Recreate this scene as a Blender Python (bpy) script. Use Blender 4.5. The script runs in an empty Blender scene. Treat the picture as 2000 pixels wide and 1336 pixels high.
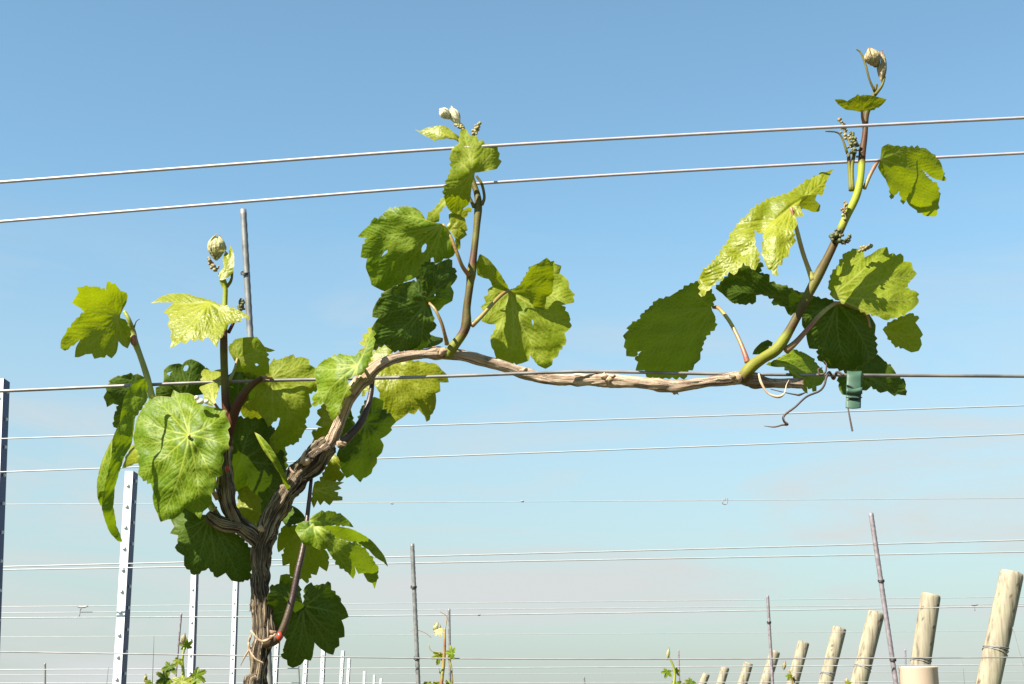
import bpy, math, random
import numpy as np
from mathutils import Vector, noise, geometry
random.seed(7)
R = math.radians
scene = bpy.context.scene
COL = scene.collection

# ---------------------------------------------------------------- camera
F, CX, CY, PITCH, CAMZ = 2747.0, 1000.0, 668.0, R(15), 0.78
cam = bpy.data.cameras.new("camera"); cam.lens = 36 * F / 2000; cam.sensor_width = 36
cam.clip_start = 0.02; cam.clip_end = 3000
co = bpy.data.objects.new("camera", cam); COL.objects.link(co)
co.location = (0, 0, CAMZ); co.rotation_euler = (R(90) + PITCH, 0, 0)
scene.camera = co

# ---------------------------------------------------------------- sun and sky
SUN_AZ, SUN_EL = R(48), R(46)          # azimuth: behind the camera, swung to the left
S = Vector((-math.sin(SUN_AZ) * math.cos(SUN_EL), -math.cos(SUN_AZ) * math.cos(SUN_EL), math.sin(SUN_EL)))
sl = bpy.data.lights.new("sun", 'SUN'); sl.energy = 5.0; sl.angle = R(0.5); sl.color = (1, .95, .86)
so = bpy.data.objects.new("sun", sl); COL.objects.link(so); so.location = S * 20
so.rotation_euler = S.to_track_quat('Z', 'Y').to_euler()
w = bpy.data.worlds.new("World"); scene.world = w; w.use_nodes = True
nt = w.node_tree; nt.nodes.clear()
def N(nt, typ, **kw):
    n = nt.nodes.new(typ)
    for k, v in kw.items():
        if k in n.inputs: n.inputs[k].default_value = v
        else: setattr(n, k, v)
    return n
def L(nt, a, b): nt.links.new(a, b)
sky = N(nt, 'ShaderNodeTexSky', sky_type='NISHITA', sun_disc=False)
sky.sun_elevation = SUN_EL; sky.sun_rotation = math.atan2(S.x, S.y)
sky.air_density = 1.0; sky.dust_density = .4; sky.ozone_density = 1.0
tc = N(nt, 'ShaderNodeTexCoord')
mp = N(nt, 'ShaderNodeMapping'); mp.inputs['Scale'].default_value = (1.5, 1.5, 9.0); mp.inputs['Rotation'].default_value = (0, R(5), 0)
L(nt, tc.outputs['Generated'], mp.inputs['Vector'])
n1 = N(nt, 'ShaderNodeTexNoise', Scale=1.9, Detail=7.0, Roughness=.58, Distortion=.9); L(nt, mp.outputs[0], n1.inputs['Vector'])
r1 = N(nt, 'ShaderNodeValToRGB'); r1.color_ramp.elements[0].position = .45; r1.color_ramp.elements[1].position = .68
L(nt, n1.outputs['Fac'], r1.inputs[0])
sx = N(nt, 'ShaderNodeSeparateXYZ'); L(nt, tc.outputs['Generated'], sx.inputs[0])
mr = N(nt, 'ShaderNodeMapRange'); mr.inputs['From Min'].default_value = .38; mr.inputs['From Max'].default_value = .10
mr.inputs['To Min'].default_value = 0.0; mr.inputs['To Max'].default_value = 1.0; mr.interpolation_type = 'SMOOTHSTEP'
L(nt, sx.outputs['Z'], mr.inputs['Value'])
mu = N(nt, 'ShaderNodeMath', operation='MULTIPLY'); L(nt, r1.outputs[0], mu.inputs[0]); L(nt, mr.outputs[0], mu.inputs[1])
mu2 = N(nt, 'ShaderNodeMath', operation='MULTIPLY'); L(nt, mu.outputs[0], mu2.inputs[0]); mu2.inputs[1].default_value = 1.0
mix = N(nt, 'ShaderNodeMix', data_type='RGBA'); L(nt, mu2.outputs[0], mix.inputs[0])
tint = N(nt, 'ShaderNodeMix', data_type='RGBA', blend_type='MULTIPLY'); tint.inputs[0].default_value = 1
L(nt, sky.outputs[0], tint.inputs[6]); tint.inputs[7].default_value = (1.0, 1.22, 1.13, 1)
hz = N(nt, 'ShaderNodeMapRange'); hz.inputs['From Min'].default_value = .34; hz.inputs['From Max'].default_value = .02
hz.inputs['To Min'].default_value = 0.0; hz.inputs['To Max'].default_value = .92; L(nt, sx.outputs['Z'], hz.inputs['Value'])
hm = N(nt, 'ShaderNodeMix', data_type='RGBA'); L(nt, hz.outputs[0], hm.inputs[0]); L(nt, tint.outputs[2], hm.inputs[6]); hm.inputs[7].default_value = (2.72, 2.99, 2.94, 1)
L(nt, hm.outputs[2], mix.inputs[6]); mix.inputs[7].default_value = (3.8, 4.0, 4.0, 1)
bg = N(nt, 'ShaderNodeBackground', Strength=0.056); L(nt, mix.outputs[2], bg.inputs[0])
ow = N(nt, 'ShaderNodeOutputWorld'); L(nt, bg.outputs[0], ow.inputs[0])
scene.view_settings.view_transform = 'Standard'; scene.view_settings.look = 'None'
scene.view_settings.exposure = 1.70; scene.view_settings.gamma = 1
scene.render.engine = 'CYCLES'
scene.cycles.max_bounces = 8

# ---------------------------------------------------------------- helpers
CP, SP = math.cos(PITCH), math.sin(PITCH)
def P(px, py, Y):
    dx = (px - CX) / F; dy = -(py - CY) / F
    t = Y / (CP - dy * SP)
    return Vector((dx * t, Y, CAMZ + t * (SP + dy * CP)))
def Parr(px, py, Y):
    dx = (px - CX) / F; dy = -(py - CY) / F
    t = Y / (CP - dy * SP)
    return np.stack([dx * t, Y, CAMZ + t * (SP + dy * CP)], 1)
def pr(rpx, Y): return rpx * Y / F        # a length in photo pixels -> metres at that distance

def mesh_obj(name, verts, faces, mat, parent=None, smooth=True, attrs=None, loc=None):
    me = bpy.data.meshes.new(name)
    off = Vector(parent['_world']) if parent is not None and '_world' in parent else Vector((0, 0, 0))
    if parent is None and loc is not None: off = Vector(loc)
    verts = [tuple(Vector(v) - off) for v in verts]
    me.from_pydata(verts, [], [tuple(int(i) for i in f) for f in faces]); me.update()
    if smooth: me.polygons.foreach_set('use_smooth', [True] * len(me.polygons))
    for k, arr in (attrs or {}).items():
        a = me.attributes.new(k, 'FLOAT', 'POINT'); a.data.foreach_set('value', [float(q) for q in arr])
    for m in (mat if isinstance(mat, (list, tuple)) else [mat]): me.materials.append(m)
    o = bpy.data.objects.new(name, me); COL.objects.link(o)
    if parent is not None: o.parent = parent; o['_world'] = tuple(off)
    elif loc is not None: o.location = loc; o['_world'] = tuple(loc)
    return o
def tag(o, label, cat, group=None, kind=None):
    o['label'] = label; o['category'] = cat
    if group: o['group'] = group
    if kind: o['kind'] = kind
    return o
def root(name, loc, label, cat, group=None):
    o = bpy.data.objects.new(name, None); COL.objects.link(o); o.location = loc; o['_world'] = tuple(loc)
    o.empty_display_size = .02
    return tag(o, label, cat, group)

class MB:
    def __init__(s): s.v = []; s.f = []; s.a = []
    def add(s, v, f, a=None):
        n = len(s.v); s.v += [tuple(q) for q in v]; s.f += [tuple(i + n for i in q) for q in f]
        s.a += list(a) if a is not None else [0.0] * len(v)
    def build(s, name, mat, parent=None, smooth=True, loc=None):
        return mesh_obj(name, s.v, s.f, mat, parent, smooth, {'vein': s.a}, loc)

def catmull(pts, n):
    pts = [np.array(p, float) for p in pts]
    if len(pts) < 3:
        return [pts[0] + (pts[-1] - pts[0]) * i / n for i in range(n + 1)]
    P_ = [2 * pts[0] - pts[1]] + pts + [2 * pts[-1] - pts[-2]]
    out = []
    for i in range(1, len(P_) - 2):
        a, b, c, d = P_[i - 1:i + 3]
        for k in range(n):
            t = k / n
            out.append(.5 * ((2 * b) + (c - a) * t + (2 * a - 5 * b + 4 * c - d) * t * t + (3 * b - a - 3 * c + d) * t ** 3))
    out.append(P_[-2]); return out

def tube(mb, pts, seg=10, sub=6, disp=None, cap=True, round_cap=True):
    """pts: list of (x,y,z,r) in metres"""
    c = catmull(pts, sub); n = len(c)
    pos = [Vector(q[:3]) for q in c]; rad = [max(float(q[3]), 2e-5) for q in c]
    up = None; rings = []; s = 0
    for i in range(n):
        t = (pos[min(i + 1, n - 1)] - pos[max(i - 1, 0)]).normalized()
        if up is None:
            up = Vector((0, -1, 0)) if abs(t.y) < .8 else Vector((0, 0, 1))
        up = (up - t * up.dot(t)).normalized(); sd = t.cross(up)
        if i: s += (pos[i] - pos[i - 1]).length
        ring = []
        for k in range(seg):
            a = 2 * math.pi * k / seg
            r = rad[i] * (1 + (disp(a, s, i / (n - 1)) if disp else 0))
            ring.append(pos[i] + (up * math.cos(a) + sd * math.sin(a)) * r)
        rings.append(ring)
    v = [q for r_ in rings for q in r_]; f = []
    for i in range(n - 1):
        for k in range(seg):
            k2 = (k + 1) % seg
            f.append((i * seg + k, i * seg + k2, (i + 1) * seg + k2, (i + 1) * seg + k))
    if cap:
        t0 = (pos[1] - pos[0]).normalized(); t1 = (pos[-1] - pos[-2]).normalized()
        b0 = len(v); v.append(pos[0] - t0 * rad[0] * .35 * round_cap); v.append(pos[-1] + t1 * rad[-1] * .35 * round_cap)
        for k in range(seg):
            k2 = (k + 1) % seg
            f.append((b0, k2, k)); f.append((b0 + 1, (n - 1) * seg + k, (n - 1) * seg + k2))
    mb.add(v, f)
def ptube(mb, pts, Y=None, **kw):
    """pts: (px,py,rpx[,Y])"""
    q = []
    for p in pts:
        y = p[3] if len(p) > 3 else Y
        v = P(p[0], p[1], y); q.append((v.x, v.y, v.z, pr(p[2], y)))
    tube(mb, q, **kw)
def sphere(mb, c, r, seg=8, rings=6, sq=(1, 1, 1), a=0.0):
    v = [(c[0], c[1], c[2] + r * sq[2])]; f = []
    for i in range(1, rings):
        th = math.pi * i / rings
        for k in range(seg):
            ph = 2 * math.pi * k / seg
            v.append((c[0] + r * sq[0] * math.sin(th) * math.cos(ph), c[1] + r * sq[1] * math.sin(th) * math.sin(ph), c[2] + r * sq[2] * math.cos(th)))
    v.append((c[0], c[1], c[2] - r * sq[2])); e = len(v) - 1
    for k in range(seg):
        k2 = (k + 1) % seg
        f.append((0, 1 + k, 1 + k2)); f.append((e, 1 + (rings - 2) * seg + k2, 1 + (rings - 2) * seg + k))
        for i in range(rings - 2):
            f.append((1 + i * seg + k, 1 + (i + 1) * seg + k, 1 + (i + 1) * seg + k2, 1 + i * seg + k2))
    mb.add(v, f, [a] * len(v))

# ---------------------------------------------------------------- materials
def new_mat(name):
    m = bpy.data.materials.new(name); m.use_nodes = True; m.node_tree.nodes.clear(); return m, m.node_tree
def finish(nt, bsdf):
    o = N(nt, 'ShaderNodeOutputMaterial'); L(nt, bsdf, o.inputs[0])
def ramp(nt, fac, stops):
    r = N(nt, 'ShaderNodeValToRGB'); el = r.color_ramp.elements
    el[0].position, el[0].color = stops[0][0], (*stops[0][1], 1)
    el[1].position, el[1].color = stops[-1][0], (*stops[-1][1], 1)
    for p, c in stops[1:-1]:
        e = el.new(p); e.color = (*c, 1)
    L(nt, fac, r.inputs[0]); return r.outputs[0]
def bumpn(nt, h, strength, dist, normal=None):
    b = N(nt, 'ShaderNodeBump', Strength=strength, Distance=dist); L(nt, h, b.inputs['Height'])
    if normal: L(nt, normal, b.inputs['Normal'])
    return b.outputs[0]
def mixc(nt, fac, a, b):
    m = N(nt, 'ShaderNodeMix', data_type='RGBA')
    for i, x in ((0, fac), (6, a), (7, b)):
        if isinstance(x, (int, float)): m.inputs[i].default_value = x
        elif isinstance(x, tuple): m.inputs[i].default_value = (*x, 1)
        else: L(nt, x, m.inputs[i])
    return m.outputs[2]

def leaf_mat(name, blade, blade2, vein, trans, rough, spec, blister=.5, tfac=.35, edge=(.30, .22, .06)):
    blade, blade2, vein, trans, edge = [tuple(q * .86 for q in c) for c in (blade, blade2, vein, trans, edge)]
    m, nt = new_mat(name)
    tc = N(nt, 'ShaderNodeTexCoord')
    n = N(nt, 'ShaderNodeTexNoise', Scale=38.0, Detail=4.0); L(nt, tc.outputs['Object'], n.inputs['Vector'])
    base = ramp(nt, n.outputs['Fac'], [(.3, blade), (.7, blade2)])
    n2 = N(nt, 'ShaderNodeTexNoise', Scale=420.0, Detail=3.0); L(nt, tc.outputs['Object'], n2.inputs['Vector'])
    sp = ramp(nt, n2.outputs['Fac'], [(.35, (.8, .8, .8)), (.65, (1.15, 1.15, 1.15))])
    mm = N(nt, 'ShaderNodeMix', data_type='RGBA', blend_type='MULTIPLY'); mm.inputs[0].default_value = 1
    L(nt, base, mm.inputs[6]); L(nt, sp, mm.inputs[7]); base = mm.outputs[2]
    at = N(nt, 'ShaderNodeAttribute', attribute_name='vein')
    ae = N(nt, 'ShaderNodeAttribute', attribute_name='rim')
    c = mixc(nt, at.outputs['Fac'], base, vein)
    c = mixc(nt, ae.outputs['Fac'], c, edge)
    vo = N(nt, 'ShaderNodeTexVoronoi', Scale=520.0); vo.feature = 'SMOOTH_F1'; L(nt, tc.outputs['Object'], vo.inputs['Vector'])
    inv = N(nt, 'ShaderNodeMath', operation='SUBTRACT'); inv.inputs[0].default_value = 1; L(nt, vo.outputs['Distance'], inv.inputs[1])
    nb = bumpn(nt, inv.outputs[0], blister, .0009)
    nb = bumpn(nt, n2.outputs['Fac'], .25, .0006, nb)
    p = N(nt, 'ShaderNodeBsdfPrincipled'); L(nt, c, p.inputs['Base Color']); L(nt, nb, p.inputs['Normal'])
    p.inputs['Roughness'].default_value = rough; p.inputs['Specular IOR Level'].default_value = spec
    t = N(nt, 'ShaderNodeBsdfTranslucent'); L(nt, nb, t.inputs['Normal'])
    tcol = mixc(nt, at.outputs['Fac'], trans, tuple(q * .8 for q in trans)); L(nt, tcol, t.inputs[0])
    ms = N(nt, 'ShaderNodeMixShader'); ms.inputs[0].default_value = tfac
    L(nt, p.outputs[0], ms.inputs[1]); L(nt, t.outputs[0], ms.inputs[2])
    finish(nt, ms.outputs[0]); return m

MAT = {}
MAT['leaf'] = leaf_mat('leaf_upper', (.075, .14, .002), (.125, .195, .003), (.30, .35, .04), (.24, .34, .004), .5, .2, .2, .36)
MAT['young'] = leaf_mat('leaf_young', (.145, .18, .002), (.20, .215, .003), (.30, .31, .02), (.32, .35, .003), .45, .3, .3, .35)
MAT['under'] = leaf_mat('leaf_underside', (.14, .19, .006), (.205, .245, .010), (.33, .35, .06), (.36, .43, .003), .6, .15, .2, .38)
MAT['dark'] = leaf_mat('leaf_shaded_green', (.038, .075, .003), (.062, .10, .004), (.13, .19, .04), (.10, .17, .003), .55, .14, .15, .22)  # darker copy of the leaf green: shade on shaded leaves put into colour
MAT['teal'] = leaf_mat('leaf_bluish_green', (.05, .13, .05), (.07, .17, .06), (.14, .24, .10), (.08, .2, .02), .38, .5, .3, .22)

def stem_mat(name, cols, rough=.42, scale=30.0, spec=.45, fuzz=.25):
    cols = [(p, tuple(q * .84 for q in c)) for p, c in cols]
    m, nt = new_mat(name)
    tc = N(nt, 'ShaderNodeTexCoord')
    n = N(nt, 'ShaderNodeTexNoise', Scale=scale, Detail=4.0); L(nt, tc.outputs['Object'], n.inputs['Vector'])
    c = ramp(nt, n.outputs['Fac'], cols)
    ag = N(nt, 'ShaderNodeAttribute', attribute_name='vein'); c = mixc(nt, ag.outputs['Fac'], c, (.19, .21, .012))
    n2 = N(nt, 'ShaderNodeTexNoise', Scale=600.0, Detail=3.0); L(nt, tc.outputs['Object'], n2.inputs['Vector'])
    p = N(nt, 'ShaderNodeBsdfPrincipled', Roughness=rough); L(nt, c, p.inputs['Base Color'])
    p.inputs['Specular IOR Level'].default_value = spec
    L(nt, bumpn(nt, n2.outputs['Fac'], fuzz, .0008), p.inputs['Normal'])
    finish(nt, p.outputs[0]); return m
MAT['shoot'] = stem_mat('green_shoot', [(.35, (.075, .022, .010)), (.5, (.075, .055, .010)), (.65, (.12, .11, .015))], .58, 30.0, .2)
MAT['shootdark'] = stem_mat('purple_brown_shoot', [(.35, (.035, .014, .010)), (.6, (.06, .035, .014))])
MAT['shootgreen'] = stem_mat('bright_green_shoot', [(.35, (.17, .18, .02)), (.6, (.30, .32, .04))])
MAT['petiole'] = stem_mat('petiole_red_green', [(.35, (.26, .09, .05)), (.5, (.26, .17, .05)), (.65, (.30, .27, .06))])
MAT['tendril'] = stem_mat('dry_tendril', [(.35, (.03, .018, .012)), (.65, (.09, .055, .035))], .75)
MAT['tipbud'] = leaf_mat('bud_woolly', (.42, .42, .17), (.52, .48, .24), (.24, .17, .07), (.5, .5, .15), .6, .3, .6, .25, (.45, .18, .10))
MAT['tipwhite'] = leaf_mat('bud_white_woolly', (.62, .59, .38), (.72, .67, .46), (.46, .36, .20), (.6, .58, .3), .7, .2, .6, .25, (.45, .25, .10))
MAT['tipbrown'] = leaf_mat('bud_brownish', (.34, .30, .13), (.46, .36, .20), (.14, .08, .04), (.3, .25, .08), .6, .3, .6, .2, (.35, .12, .08))
MAT['flower'] = stem_mat('flower_buds_brown_green', [(.35, (.17, .10, .04)), (.6, (.28, .25, .08))], .6, 150)
MAT['flowerdark'] = stem_mat('flower_buds_dark', [(.35, (.05, .05, .015)), (.6, (.12, .12, .03))], .6, 150)
MAT['knot'] = stem_mat('knot_wood', [(.35, (.16, .09, .05)), (.6, (.50, .36, .22))], .8, 120, .3, .8)
MAT['red'] = stem_mat('red_bud', [(.3, (.30, .015, .01)), (.7, (.42, .05, .02))], .25)
MAT['drycurl'] = stem_mat('dry_scale', [(.3, (.45, .28, .16)), (.7, (.62, .45, .28))], .7)

def bark_mat(name, c0, c1, c2, along, bump=.8):
    c0, c1, c2 = [tuple(q * .82 for q in c) for c in (c0, c1, c2)]
    m, nt = new_mat(name)
    at = N(nt, 'ShaderNodeAttribute', attribute_name='fibre')     # angle / length coordinates laid on the stem
    a2 = N(nt, 'ShaderNodeAttribute', attribute_name='run')
    cb = N(nt, 'ShaderNodeCombineXYZ'); L(nt, at.outputs['Fac'], cb.inputs[0]); L(nt, a2.outputs['Fac'], cb.inputs[1])
    mp = N(nt, 'ShaderNodeMapping'); mp.inputs['Scale'].default_value = (1, along, 1); L(nt, cb.outputs[0], mp.inputs[0])
    n = N(nt, 'ShaderNodeTexNoise', Scale=5.0, Detail=8.0, Roughness=.65, Distortion=.7); L(nt, mp.outputs[0], n.inputs['Vector'])
    tc = N(nt, 'ShaderNodeTexCoord')
    n2 = N(nt, 'ShaderNodeTexNoise', Scale=90.0, Detail=5.0); L(nt, tc.outputs['Object'], n2.inputs['Vector'])
    c = ramp(nt, n.outputs['Fac'], [(.36, c0), (.47, c1), (.60, c2)])
    c = mixc(nt, ramp(nt, n2.outputs['Fac'], [(.5, (0, 0, 0)), (.72, (.7, .7, .7))]), c, c0)
    p = N(nt, 'ShaderNodeBsdfPrincipled', Roughness=.8); L(nt, c, p.inputs['Base Color'])
    p.inputs['Specular IOR Level'].default_value = .25
    b = bumpn(nt, n.outputs['Fac'], bump, .004); b = bumpn(nt, n2.outputs['Fac'], .4, .001, b); L(nt, b, p.inputs['Normal'])
    finish(nt, p.outputs[0]); return m
MAT['bark'] = bark_mat('old_bark', (.008, .005, .003), (.06, .036, .021), (.46, .36, .22), .34)
MAT['cane'] = bark_mat('cane_bark', (.07, .035, .02), (.36, .25, .16), (.62, .48, .34), .13, .6)

def metal_mat(name, col, rough=.4, metallic=.9, scale=60.0, dark=.6, bd=.001):
    col = tuple(q * .85 for q in col)
    m, nt = new_mat(name)
    tc = N(nt, 'ShaderNodeTexCoord')
    n = N(nt, 'ShaderNodeTexNoise', Scale=scale, Detail=5.0); L(nt, tc.outputs['Object'], n.inputs['Vector'])
    c = ramp(nt, n.outputs['Fac'], [(.35, tuple(q * dark for q in col)), (.65, col)])
    p = N(nt, 'ShaderNodeBsdfPrincipled', Roughness=rough, Metallic=metallic); L(nt, c, p.inputs['Base Color'])
    L(nt, bumpn(nt, n.outputs['Fac'], .15, .001), p.inputs['Normal'])
    finish(nt, p.outputs[0]); return m
MAT['wire'] = metal_mat('galvanised_wire', (.46, .40, .41), .45, .3, 90, .85)
MAT['wirecane'] = metal_mat('weathered_wire', (.27, .25, .23), .5, .4, 40, .45)
MAT['wirefar'] = metal_mat('far_wire', (.38, .38, .37), .5, .2, 20, .85)
MAT['wiredull'] = metal_mat('dull_wire', (.30, .29, .28), .6, .3, 20, .7)
MAT['rod'] = metal_mat('grey_steel_rod', (.24, .235, .22), .5, .35, 110, .55)
MAT['rodrust'] = metal_mat('brownish_steel_rod', (.27, .23, .24), .6, .25, 110, .6)
MAT['post'] = metal_mat('galvanised_post', (.72, .73, .72), .5, .15, 25, .88)
MAT['bolt'] = metal_mat('notch_shadow', (.5, .5, .5), .4, .4, 25, .85)

def wood_mat():
    m, nt = new_mat('pale_treated_wood')
    tc = N(nt, 'ShaderNodeTexCoord'); mp = N(nt, 'ShaderNodeMapping'); mp.inputs['Scale'].default_value = (1, 1, .05)
    L(nt, tc.outputs['Object'], mp.inputs[0])
    n = N(nt, 'ShaderNodeTexNoise', Scale=60.0, Detail=7.0, Roughness=.6); L(nt, mp.outputs[0], n.inputs['Vector'])
    n2 = N(nt, 'ShaderNodeTexNoise', Scale=7.0, Detail=4.0); L(nt, tc.outputs['Object'], n2.inputs['Vector'])
    c = ramp(nt, n.outputs['Fac'], [(.34, (.09, .07, .045)), (.46, (.19, .16, .105)), (.7, (.27, .24, .165))])
    c = mixc(nt, ramp(nt, n2.outputs['Fac'], [(.5, (0, 0, 0)), (.75, (.55, .55, .55))]), c, (.30, .29, .17))
    at = N(nt, 'ShaderNodeAttribute', attribute_name='vein')
    c = mixc(nt, at.outputs['Fac'], c, (.06, .035, .02))
    p = N(nt, 'ShaderNodeBsdfPrincipled', Roughness=.8); L(nt, c, p.inputs['Base Color'])
    L(nt, bumpn(nt, n.outputs['Fac'], .5, .006), p.inputs['Normal']); finish(nt, p.outputs[0]); return m
MAT['wood'] = wood_mat()
def plain(name, col, rough=.5, tr=0.0, scale=80., var=.85, bump=.1):
    col = tuple(q * .84 for q in col)
    m, nt = new_mat(name)
    tc = N(nt, 'ShaderNodeTexCoord'); n = N(nt, 'ShaderNodeTexNoise', Scale=scale, Detail=4.0); L(nt, tc.outputs['Object'], n.inputs['Vector'])
    c = ramp(nt, n.outputs['Fac'], [(.3, tuple(q * var for q in col)), (.7, col)])
    p = N(nt, 'ShaderNodeBsdfPrincipled', Roughness=rough); L(nt, c, p.inputs['Base Color'])
    L(nt, bumpn(nt, n.outputs['Fac'], bump, .002), p.inputs['Normal'])
    if tr:
        t = N(nt, 'ShaderNodeBsdfTranslucent'); L(nt, c, t.inputs[0]); ms = N(nt, 'ShaderNodeMixShader'); ms.inputs[0].default_value = tr
        L(nt, p.outputs[0], ms.inputs[1]); L(nt, t.outputs[0], ms.inputs[2]); finish(nt, ms.outputs[0])
    else: finish(nt, p.outputs[0])
    return m
MAT['post_shade'] = plain('post_side_shade', (.014, .03, .12), .55)  # bare post metal; its shaded side is painted in as dark navy
MAT['tie'] = plain('green_plastic_tape', (.065, .14, .085), .5, .3)
MAT['tube'] = plain('cream_plastic_tube', (.62, .47, .34), .45, .2, 12, .93)
MAT['grass'] = plain('grass_blades', (.13, .20, .05), .5, .3)
MAT['black'] = plain('black_hose', (.02, .02, .02), .5)
def ground_mat():
    m, nt = new_mat('vineyard_soil_and_grass')
    tc = N(nt, 'ShaderNodeTexCoord'); n = N(nt, 'ShaderNodeTexNoise', Scale=1.1, Detail=8.0, Roughness=.65); L(nt, tc.outputs['Object'], n.inputs['Vector'])
    n2 = N(nt, 'ShaderNodeTexNoise', Scale=30.0, Detail=6.0); L(nt, tc.outputs['Object'], n2.inputs['Vector'])
    c = ramp(nt, n.outputs['Fac'], [(.35, (.10, .07, .045)), (.5, (.07, .07, .03)), (.62, (.04, .07, .02))])
    p = N(nt, 'ShaderNodeBsdfPrincipled', Roughness=.95); L(nt, c, p.inputs['Base Color'])
    L(nt, bumpn(nt, n2.outputs['Fac'], .8, .03), p.inputs['Normal']); finish(nt, p.outputs[0]); return m
MAT['ground'] = ground_mat()

# ---------------------------------------------------------------- ground
gv = []; gf = []
xs = [-900, -300, -100, -40] + [(-20 + i * .8) for i in range(51)] + [40, 100, 300, 900]
ys = [-300, -60, -15] + [(-6 + i * .8) for i in range(60)] + [60, 120, 300, 1500]
for yy in ys:
    for xx in xs:
        z = 0 if abs(xx) > 30 or yy > 55 or yy < -10 else .03 * noise.noise(Vector((xx * .6, yy * .6, 0)))
        gv.append((xx, yy, z))
nx = len(xs)
for j in range(len(ys) - 1):
    for i in range(nx - 1): gf.append((j * nx + i, j * nx + i + 1, (j + 1) * nx + i + 1, (j + 1) * nx + i))
g = mesh_obj('ground', gv, gf, MAT['ground']); g['kind'] = 'structure'

# ---------------------------------------------------------------- leaf builder
VIEW = dict(A=(100, 400, 4.4525), B=(180, 650, 3.181), C=(400, 640, 4.4533), D=(400, 850, 2.75), E=(650, 180, 4.0),
            F=(680, 380, 3.515), G=(580, 600, 3.7125), H=(850, 620, 3.3333), I=(1200, 320, 3.0364), J=(1550, 60, 3.34),
            K=(1450, 440, 3.18), M=(0, 700, 2.1), N=(500, 1000, 3.976), S=(0, 0, 1))
def cv(view, pts):
    ox, oy, s = VIEW[view]; return [(ox + x / s, oy + y / s) for x, y in pts]
def inside(poly, X, Yv):
    c = np.zeros(len(X), bool); n = len(poly)
    for i in range(n):
        x1, y1 = poly[i]; x2, y2 = poly[(i + 1) % n]
        if y1 == y2: continue
        m = ((y1 > Yv) != (y2 > Yv)) & (X < (x2 - x1) * (Yv - y1) / (y2 - y1) + x1)
        c ^= m
    return c
def segdist(X, Yv, a, b):
    ax, ay = a; bx, by = b; dx, dy = bx - ax, by - ay; l2 = dx * dx + dy * dy + 1e-9
    t = np.clip(((X - ax) * dx + (Yv - ay) * dy) / l2, 0, 1)
    return np.hypot(X - ax - t * dx, Yv - ay - t * dy), t
def serrate(poly, amp, rnd):
    """subdivide the traced outline; long edges get small extra teeth"""
    area = sum(poly[i][0] * poly[(i + 1) % len(poly)][1] - poly[(i + 1) % len(poly)][0] * poly[i][1] for i in range(len(poly)))
    sg = 1 if area > 0 else -1
    out = []
    for i in range(len(poly)):
        (x1, y1), (x2, y2) = poly[i], poly[(i + 1) % len(poly)]
        l = math.hypot(x2 - x1, y2 - y1); nx_, ny_ = sg * (y2 - y1) / (l + 1e-9), -sg * (x2 - x1) / (l + 1e-9)
        k = max(1, round(l / 13)) if amp > 0 else 1
        out.append((x1, y1))
        m = max(2, int(l / 2)) if k == 1 else k * 5; amps = [amp * rnd.uniform(.35, 1.35) for _ in range(k + 1)]
        for j in range(1, m):
            t = j / m; bulge = math.sin(math.pi * t) * l * .05
            tt = (t * k) % 1.0
            tooth = amps[int(t * k + 1e-6)] * ((tt / .62) ** .7 if tt < .62 else (1 - tt) / .38) * 1.5 if k > 1 else 0
            out.append((x1 + (x2 - x1) * t + nx_ * (bulge * .4 + tooth - amp * .5 * (k > 1)), y1 + (y2 - y1) * t + ny_ * (bulge * .4 + tooth - amp * .5 * (k > 1))))
    return out
def mk_veins(J, tips, rnd, poly):
    segs = []                                                     # (a, b, width at a, width at b)
    J = np.array(J, float); T = [np.array(t, float) for t in tips]
    for t in T:
        d = t - J; l = np.linalg.norm(d)
        if l < 4: continue
        n_ = np.array([-d[1], d[0]]) / l; bend = rnd.uniform(-.06, .06) * l
        K = 8; pts = [J + d * (i / K) * .98 + n_ * bend * math.sin(math.pi * i / K) for i in range(K + 1)]
        w0 = 2.7 if l > 50 else 1.8
        for i in range(K): segs.append((pts[i], pts[i + 1], w0 * (1 - i / K * .75), w0 * (1 - (i + 1) / K * .75)))
        nb = max(2, int(l / 15))
        for b in range(1, nb + 1):
            s = .16 + .84 * b / (nb + 1); q = pts[0] + d * s * .98 + n_ * bend * math.sin(math.pi * s)
            for sd in (-1, 1):
                ang = math.atan2(d[1], d[0]) + sd * R(rnd.uniform(38, 52)); ln = l * (1 - s) * .6 * rnd.uniform(.8, 1.1) + 8
                q0 = q + rnd.uniform(-3, 3) * d / l; pv = q0
                for k in range(1, 5):
                    a_ = ang - sd * .10 * k
                    nq = pv + np.array([math.cos(a_), math.sin(a_)]) * ln / 4
                    segs.append((pv, nq, 1.15 * (1 - (k - 1) / 6), 1.15 * (1 - k / 6)))
                    if k in (1, 2, 3):
                        for s3 in (-1, 1):
                            a3 = a_ + s3 * R(65); e3 = nq + np.array([math.cos(a3), math.sin(a3)]) * rnd.uniform(4, 8)
                            segs.append((nq, e3, .45, .25))
                    pv = nq
    return segs
LEAFN = [0]
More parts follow.
